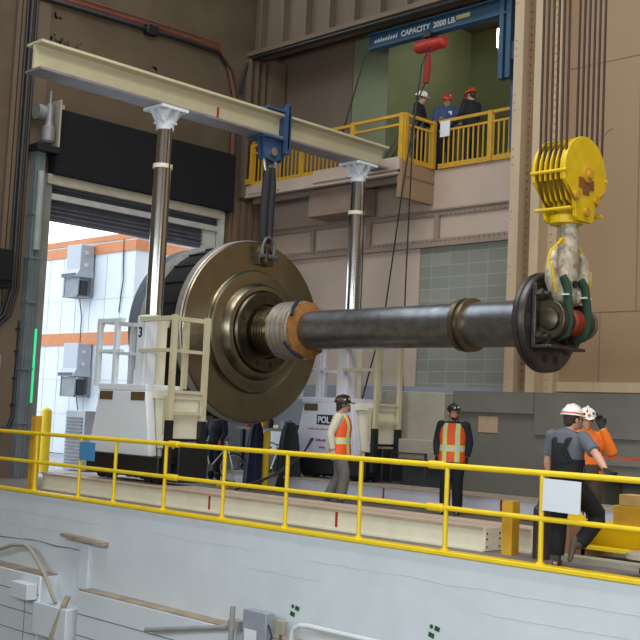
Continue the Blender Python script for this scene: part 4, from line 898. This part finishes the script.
def on(M, m, fn):
    k = len(m.bm.verts); fn(); m.bm.verts.ensure_lookup_table()
    for v in m.bm.verts[k:]: v.co = M @ v.co
def person(label, loc, rz, s, pose, top=None, sleeves='long', top_mat=None, vest=None, trousers=BLACK, boots=BOOT, hat=None, hat_band=None, gloves=None, vox=.012, hair=HAIR, extra=None, cat='person', ears=False):
    p = dict(BASE); p.update(pose)
    t = thing('person', loc, label, cat, None, rz); t.scale = (s, s, s)
    M = headM(p)
    m = MB(); torso(m, p, -.008)
    n = P_(p, 'neck'); hd = P_(p, 'head')
    m.tube([n-V(0, 0, .06), n, n.lerp(hd, .45), hd-V(0, .0, .03)], [.075, .056, .053, .055], 14)
    for S in 'RL':
        limb(m, p['sh'+S], p['el'+S], p['wr'+S], [.058, .054, .045, .050, .047, .030])
        side = (0, 1, 0) if abs(Vector(p['ha'+S]).normalized().y) < .8 else (1, 0, 0)
        hand(m, p['wr'+S], p['ha'+S], p.get('hs'+S, side), 0, p['curl'], 1 if S == 'L' else -1)
        limb(m, p['hi'+S], p['kn'+S], p['an'+S], [.095, .088, .065, .062, .060, .038])
        foot(m, p['an'+S], p['ft'+S], p['kn'+S], -.012)
    def hfn():
        m.ball((0, -.012, .035), .076, .094, .088, 18, 12); m.ball((0, .022, -.035), .060, .068, .078, 16, 10); m.ball((0, .058, -.085), .034, .028, .028, 12, 8)
        m.tube([(0, .082, .02), (0, .098, -.012), (0, .108, -.028), (0, .088, -.036)], [.009, .012, .015, .008], 8)
        m.tube([(-.045, .072, .032), (0, .088, .034), (.045, .072, .032)], [.01, .012, .01], 8)
        m.tube([(-.022, .084, -.058), (0, .092, -.057), (.022, .084, -.058)], [.006, .009, .006], 8)
        for q in (-1, 1): m.ball((q*.078, -.008, -.008), .012, .022, .032, 10, 8)
    on(M, m, hfn)
    b = part('body', m, SKIN, t, True); smooth_remesh(b, vox*.72, 2)
    for q in (-1, 1):
        m = MB(); on(M, m, lambda: m.ball((q*.03, .083, .012), .010, .006, .007, 10, 6)); part('eye', m, mat('eye_dark', (40, 34, 30), .3), t, True)
    m = MB(); on(M, m, lambda: (m.ball((0, -.022, .03), .083, .096, .093, 16, 10, z0=-.75), m.ball((0, -.06, -.03), .062, .05, .055, 12, 8)))
    part('hair', m, hair, t, True)
    # trousers
    m = MB(); h = P_(p, 'hip'); wa = P_(p, 'waist')
    m.tube([h-V(0, 0, .09), h, h.lerp(wa, .6), wa], [(.15, .12), (.205, .155), (.198, .148), (.186, .138)], 18)
    for S in 'RL':
        a, k, c = P_(p, 'hi'+S), P_(p, 'kn'+S), P_(p, 'an'+S)
        m.tube([a, a.lerp(k, .5), k.lerp(a, .08), k.lerp(c, .08), k.lerp(c, .5), k.lerp(c, .93)], [.118, .112, .094, .090, .090, .082], 14)
    o = part('trousers', m, trousers, t, True); smooth_remesh(o, vox, 2)
    for S in 'RL':
        m = MB(); foot(m, p['an'+S], p['ft'+S], p['kn'+S]); o = part('boot', m, boots, t, True); smooth_remesh(o, vox, 2)
    # shirt
    m = MB(); torso(m, p, .012, low=.94)
    for S in 'RL':
        a, k, c = P_(p, 'sh'+S), P_(p, 'el'+S), P_(p, 'wr'+S)
        if sleeves == 'long': m.tube([a, a.lerp(k, .5), k.lerp(a, .06), k.lerp(c, .06), k.lerp(c, .5), k.lerp(c, .95)], [.080, .076, .066, .065, .058, .046], 14); m.ball(a, .082, nu=14, nv=10)
        else: m.tube([a, a.lerp(k, .4), a.lerp(k, .80)], [.080, .076, .078], 14); m.ball(a, .082, nu=14, nv=10)
    o = part('shirt' if sleeves == 'short' else 'jacket', m, top_mat, t, True); smooth_remesh(o, vox, 3)
    if vest:
        m = MB(); hh, c = P_(p, 'hip'), P_(p, 'chest'); sh = (P_(p, 'shR')+P_(p, 'shL'))/2; side = (P_(p, 'shR')-P_(p, 'shL')).normalized(); n = P_(p, 'neck')
        m.tube([hh-V(0, 0, .09), hh, wa, c, c*.35+sh*.65, sh+V(0, 0, .03), n-V(0, 0, .022)], [(.240, .185), (.236, .182), (.212, .164), (.226, .172), (.212, .156), (.165, .126), (.085, .088)], 24, side=side, caps=True)
        part('safety_vest', m, vest, t, True)
    if gloves:
        for S in 'RL':
            m = MB(); side = (0, 1, 0) if abs(Vector(p['ha'+S]).normalized().y) < .8 else (1, 0, 0)
            hand(m, p['wr'+S], p['ha'+S], p.get('hs'+S, side), .005, p['curl'], 1 if S == 'L' else -1)
            o = part('glove', m, gloves, t, True); smooth_remesh(o, vox*.6, 1)
    if hat:
        m = MB()
        def hf():
            m.ball((0, -.008, .055), .112, .137, .105, 24, 8, z0=0)
            m.tube([(0, -.008, .045), (0, -.008, .058)], [(.122, .147), (.118, .143)], 28, side=(1, 0, 0))
            m.tube([(-.06, .10, .05), (0, .175, .045), (.06, .10, .05)], [(.03, .008), (.035, .008), (.03, .008)], 10, side=(0, 1, 0))
            m.tube([(0, -.13, .09), (0, -.09, .145), (0, 0, .168), (0, .08, .150), (0, .12, .10)], [.012, .016, .018, .016, .012], 8)
        on(M, m, hf); part('hard_hat', m, hat, t, True)
        if hat_band:
            m = MB(); on(M, m, lambda: m.tube([(0, -.008, .062), (0, -.008, .078)], [(.1165, .1415), (.115, .140)], 28, side=(1, 0, 0))); part('hat_band', m, hat_band, t, True)
        m = MB()
        if ears:
            on(M, m, lambda: m.lathe([(.078, .034), (.104, .034)], (0, -.005, .0), 'x', 14))
            part('ear_defender', m, mat('grey_ear_cups', (90, 92, 88), .6), t, True)
    if extra: extra(t, p, M)
    return t
def vest_mat(name, base, ylw=(214, 226, 60), hor=(1.03, 1.09), ver=(.085, .125)):
    ma = mat(name, base, .6, amt=.05, scale=6); nt = ma.node_tree; N = nt.nodes; L = nt.links; b = N['Principled BSDF']
    tc = N.new('ShaderNodeTexCoord'); sp = N.new('ShaderNodeSeparateXYZ'); L.new(tc.outputs['Object'], sp.inputs[0])
    def mth(op, a, c=None):
        n = N.new('ShaderNodeMath'); n.operation = op
        for i, v in enumerate((a, c)):
            if v is None: continue
            if hasattr(v, 'type') or not isinstance(v, (int, float)): L.new(v, n.inputs[i])
            else: n.inputs[i].default_value = v
        return n.outputs[0]
    def band(sock, lo, hi): return mth('MULTIPLY', mth('GREATER_THAN', sock, lo), mth('LESS_THAN', sock, hi))
    ax = mth('ABSOLUTE', sp.outputs[0]); z = sp.outputs[2]
    out = mth('MAXIMUM', band(z, hor[0]-.022, hor[1]+.022), band(ax, ver[0]-.018, ver[1]+.018))
    inn = mth('MAXIMUM', band(z, *hor), band(ax, *ver))
    prev = b.inputs['Base Color'].links[0].from_socket
    m1 = N.new('ShaderNodeMix'); m1.data_type = 'RGBA'; L.new(out, m1.inputs[0]); L.new(prev, m1.inputs[6]); m1.inputs[7].default_value = (*srgb(ylw), 1)
    m2 = N.new('ShaderNodeMix'); m2.data_type = 'RGBA'; L.new(inn, m2.inputs[0]); L.new(m1.outputs[2], m2.inputs[6]); m2.inputs[7].default_value = (*srgb((205, 208, 200)), 1)
    L.new(m2.outputs[2], b.inputs['Base Color']); return ma
VEST = vest_mat('orange_safety_vest', (240, 92, 30))
OSW = mat('orange_sweatshirt', (242, 122, 30), .75, amt=.05)
NAVY = mat('navy_work_jacket', (30, 34, 48), .8, amt=.15, scale=8)
BLK = mat('black_work_cloth', (24, 25, 30), .85, amt=.15, scale=8)
TEE = mat('grey_tee_shirt', (92, 96, 106), .85, amt=.08, scale=8)
HATK = mat('black_hard_hat', (40, 34, 32), .35); HATW = mat('white_hard_hat', (232, 230, 222), .35, amt=.03); HATO = mat('orange_hard_hat', (206, 74, 34), .35, amt=.05)
STK = mat('hat_sticker_white', (220, 214, 206), .5); BANDR = mat('orange_hat_band', (224, 92, 50), .5)
def stickers(cols_):
    def fn(t, p, M):
        for i, (a, e_, ma) in enumerate(cols_):
            m = MB(); c = V(.113*math.cos(a)*math.cos(e_), -.008+.138*math.sin(a)*math.cos(e_), .055+.106*math.sin(e_))
            on(M, m, lambda: m.ball(c, .02, .02, .018, 8, 6)); part('hat_sticker', m, ma, t, True)
    return fn
GLV = mat('black_glove', (22, 22, 24), .7)
person('man in cream long-sleeved shirt and orange vest walking past the far lift tower', (-14.52, 15.28, 0), math.radians(-58), 1.165,
       dict(hy=math.radians(22), elR=(.25, -.11, 1.16), wrR=(.25, -.06, .90), knR=(.10, .12, .51), anR=(.10, .06, .09), knL=(-.10, .0, .50), anL=(-.105, -.20, .11)),
       top_mat=mat('cream_shirt', (214, 206, 186), .8, amt=.05), vest=VEST, trousers=mat('grey_jeans', (112, 110, 104), .85, amt=.12, scale=10), hat=HATK, gloves=LEATHER, ears=True,
       extra=stickers([(0.1, .35, STK), (.9, .5, STK), (-.8, .3, BANDR)]))
def beard(t, p, M):
    m = MB(); on(M, m, lambda: m.ball((0, .04, -.075), .052, .052, .045, 14, 8)); part('beard', m, HAIR, t, True)

person('bearded man in dark jacket and open orange vest with black hard hat, facing the camera', (-12.75, 16.42, 0), math.radians(206), 1.13,
       dict(hy=math.radians(28), elR=(.27, -.02, 1.16), wrR=(.25, .06, .92), elL=(-.27, -.02, 1.16), wrL=(-.25, .06, .92)),
       top_mat=NAVY, vest=VEST, trousers=BLK, boots=BLACK, hat=HATK, gloves=GLV, extra=lambda t, p, M: (stickers([(1.4, .3, STK), (2.0, .4, STK)])(t, p, M), beard(t, p, M)))

def lanyard(t, p, M):
    m = MB(); m.box(-.05, .05, .135, .15, 1.20, 1.36); part('white_tag', m, WHITE, t, True)
def badge(t, p, M):
    m = MB(); m.box(-.12, -.04, .125, .145, 1.28, 1.36); part('badge', m, WHITE, t, True)
BIB = mat('black_bib_cloth', (20, 21, 26), .85, amt=.15, scale=8)
def bib(t, p, M):
    sh = lambda S: P_(p, 'sh'+S)
    side = (sh('R')-sh('L')).normalized(); fw = V(0, 0, 1).cross(side)
    wa, c = P_(p, 'waist'), P_(p, 'chest'); mid = (sh('R')+sh('L'))/2
    m = MB()
    m.tube([wa-V(0, 0, .14), wa-V(0, 0, .02), wa+V(0, 0, .10)], [(.212, .165), (.205, .158), (.198, .152)], 20, side=side); part('bib_waist', m, BIB, t, True)
    for q in (-1, 1):
        S = 'R' if q > 0 else 'L'
        top_ = mid+side*q*.095+V(0, 0, .055)
        m = MB(); m.tube([wa+side*q*.10-fw*.135+V(0, 0, .06), c+side*q*.06-fw*.162, mid+side*q*.085-fw*.138-V(0, 0, .03), top_, mid+side*q*.09+fw*.14-V(0, 0, .06), wa+side*q*.08+fw*.15+V(0, 0, .08)], [(.035, .012)]*6, 10, side=side); part('shoulder_strap', m, BIB, t, True)
    m = MB(); m.tube([wa-fw*.10+V(0, 0, .05), c-fw*.105, c.lerp(mid, .5)-fw*.09], [(.14, .065), (.11, .065), (.07, .055)], 14, side=side); part('back_panel', m, BIB, t, True)
    m = MB(); q = P_(p, 'hip')+side*.19-V(0, 0, .02); m.ball(q, .05, .06, .09, 10, 8); m.tube([q+V(.02, 0, .08), q+V(.05, -.02, .2), q+V(.03, -.03, .05), q+V(.05, -.02, -.1)], .01, 6); part('tool_pouch', m, BLACK, t, True)
person('man in grey tee shirt, black overalls and white hard hat, leaning on the railing', (-7.36, 11.72, 0), math.radians(6), 1.08,
       dict(hip=(-.02, 0, .93), hy=math.radians(-20), hp=-.08, chest=(-.02, .0, 1.27), neck=(.0, .02, 1.485), head=(.02, .045, 1.615),
            shR=(.185, -.02, 1.42), shL=(-.205, .02, 1.42), elR=(.42, -.17, 1.24), wrR=(.58, -.30, 1.10), haR=(.75, -.35, -.5), hsR=(-.3, -1, .1),
            elL=(-.255, .02, 1.15), wrL=(-.25, .10, .90), hiR=(.09, 0, .90), knR=(.30, .20, .56), anR=(.165, -.04, .245), ftR=(-.10, -.30, -1), knL=(-.10, .02, .50), anL=(-.10, -.01, .09), ftL=(-.3, 1, 0), curl=.75),
       sleeves='short', top_mat=TEE, trousers=BIB, hat=HATW, hat_band=BANDR, gloves=GLV, vox=.009, extra=bib)
person('person in orange sweatshirt and stickered white hard hat, gloved hand at the brim', (-8.22, 13.55, 0), math.radians(208), 1.095,
       dict(hy=math.radians(12), hp=-.22, head=(0, .05, 1.615), elL=(-.33, .12, 1.20), wrL=(-.19, .24, 1.53), haL=(.35, -.25, 1), hsL=(1, 0, -.3), elR=(.27, -.02, 1.16), wrR=(.24, .12, .93), curl=.6),
       top_mat=OSW, vest=None, trousers=mat('brown_work_trousers', (74, 60, 50), .85), hat=HATW, gloves=GLV, vox=.010,
       extra=lambda t, p, M: (stickers([(1.6, .3, BANDR), (1.0, .4, BLACK), (2.2, .5, mat('blue_sticker', (70, 90, 140), .5)), (.5, .2, BANDR), (2.8, .3, BLACK), (1.4, .8, RED)])(t, p, M), lanyard(t, p, M)))
VD = vest_mat('orange_vest_over_dark_coat', (236, 92, 44), hor=(.93, .97))
person('person in a dark coat and orange gloves, half hidden under the disc by the bicycle', (-20.55, 17.35, 0), math.radians(195), 1.0,
       dict(elR=(.28, .02, 1.18), wrR=(.22, .16, .98), elL=(-.28, .02, 1.18), wrL=(-.22, .16, .98)), top_mat=NAVY, vest=None, trousers=BLK, boots=BLACK, hat=HATO, gloves=mat('orange_cuff_glove', (230, 92, 50), .7))
B1 = (-17.5, 20.95, bz)
person('man in black with a white hard hat on the balcony, leftmost of the three', (-17.5, 20.72, bz), math.radians(-62), 1.17,
       dict(hp=-.2, wrR=(.16, .25, 1.08), elR=(.25, .02, 1.17), haR=(-.2, 1, 0), wrL=(-.16, .25, 1.08), elL=(-.25, .02, 1.17), haL=(.2, 1, 0)), top_mat=BLK, trousers=BLK, boots=BLACK, hat=HATW)
person('man in a blue shirt and orange hard hat on the balcony, middle of the three', (-17.02, 21.2, bz), math.radians(215), 1.16,
       dict(hp=-.3, head=(0, .05, 1.60), wrR=(.12, .28, 1.12), elR=(.25, .04, 1.17), haR=(-.3, 1, 0), wrL=(-.12, .28, 1.10), elL=(-.25, .04, 1.17), haL=(.3, 1, 0)), top_mat=mat('blue_shirt', (64, 84, 128), .8), trousers=BLK, boots=BLACK, hat=HATO,
       extra=lambda t, p, M: badge(t, p, M))
person('man in a black sweater and orange hard hat on the balcony, rightmost of the three', (-16.08, 20.95, bz), math.radians(85), 1.11,
       dict(hp=-.2, wrL=(-.12, .32, 1.10), elL=(-.25, .06, 1.16), haL=(.2, 1, 0), wrR=(.14, .30, 1.06), elR=(.25, .04, 1.16), haR=(-.2, 1, 0)), top_mat=BLK, trousers=BLK, boots=BLACK, hat=HATO)
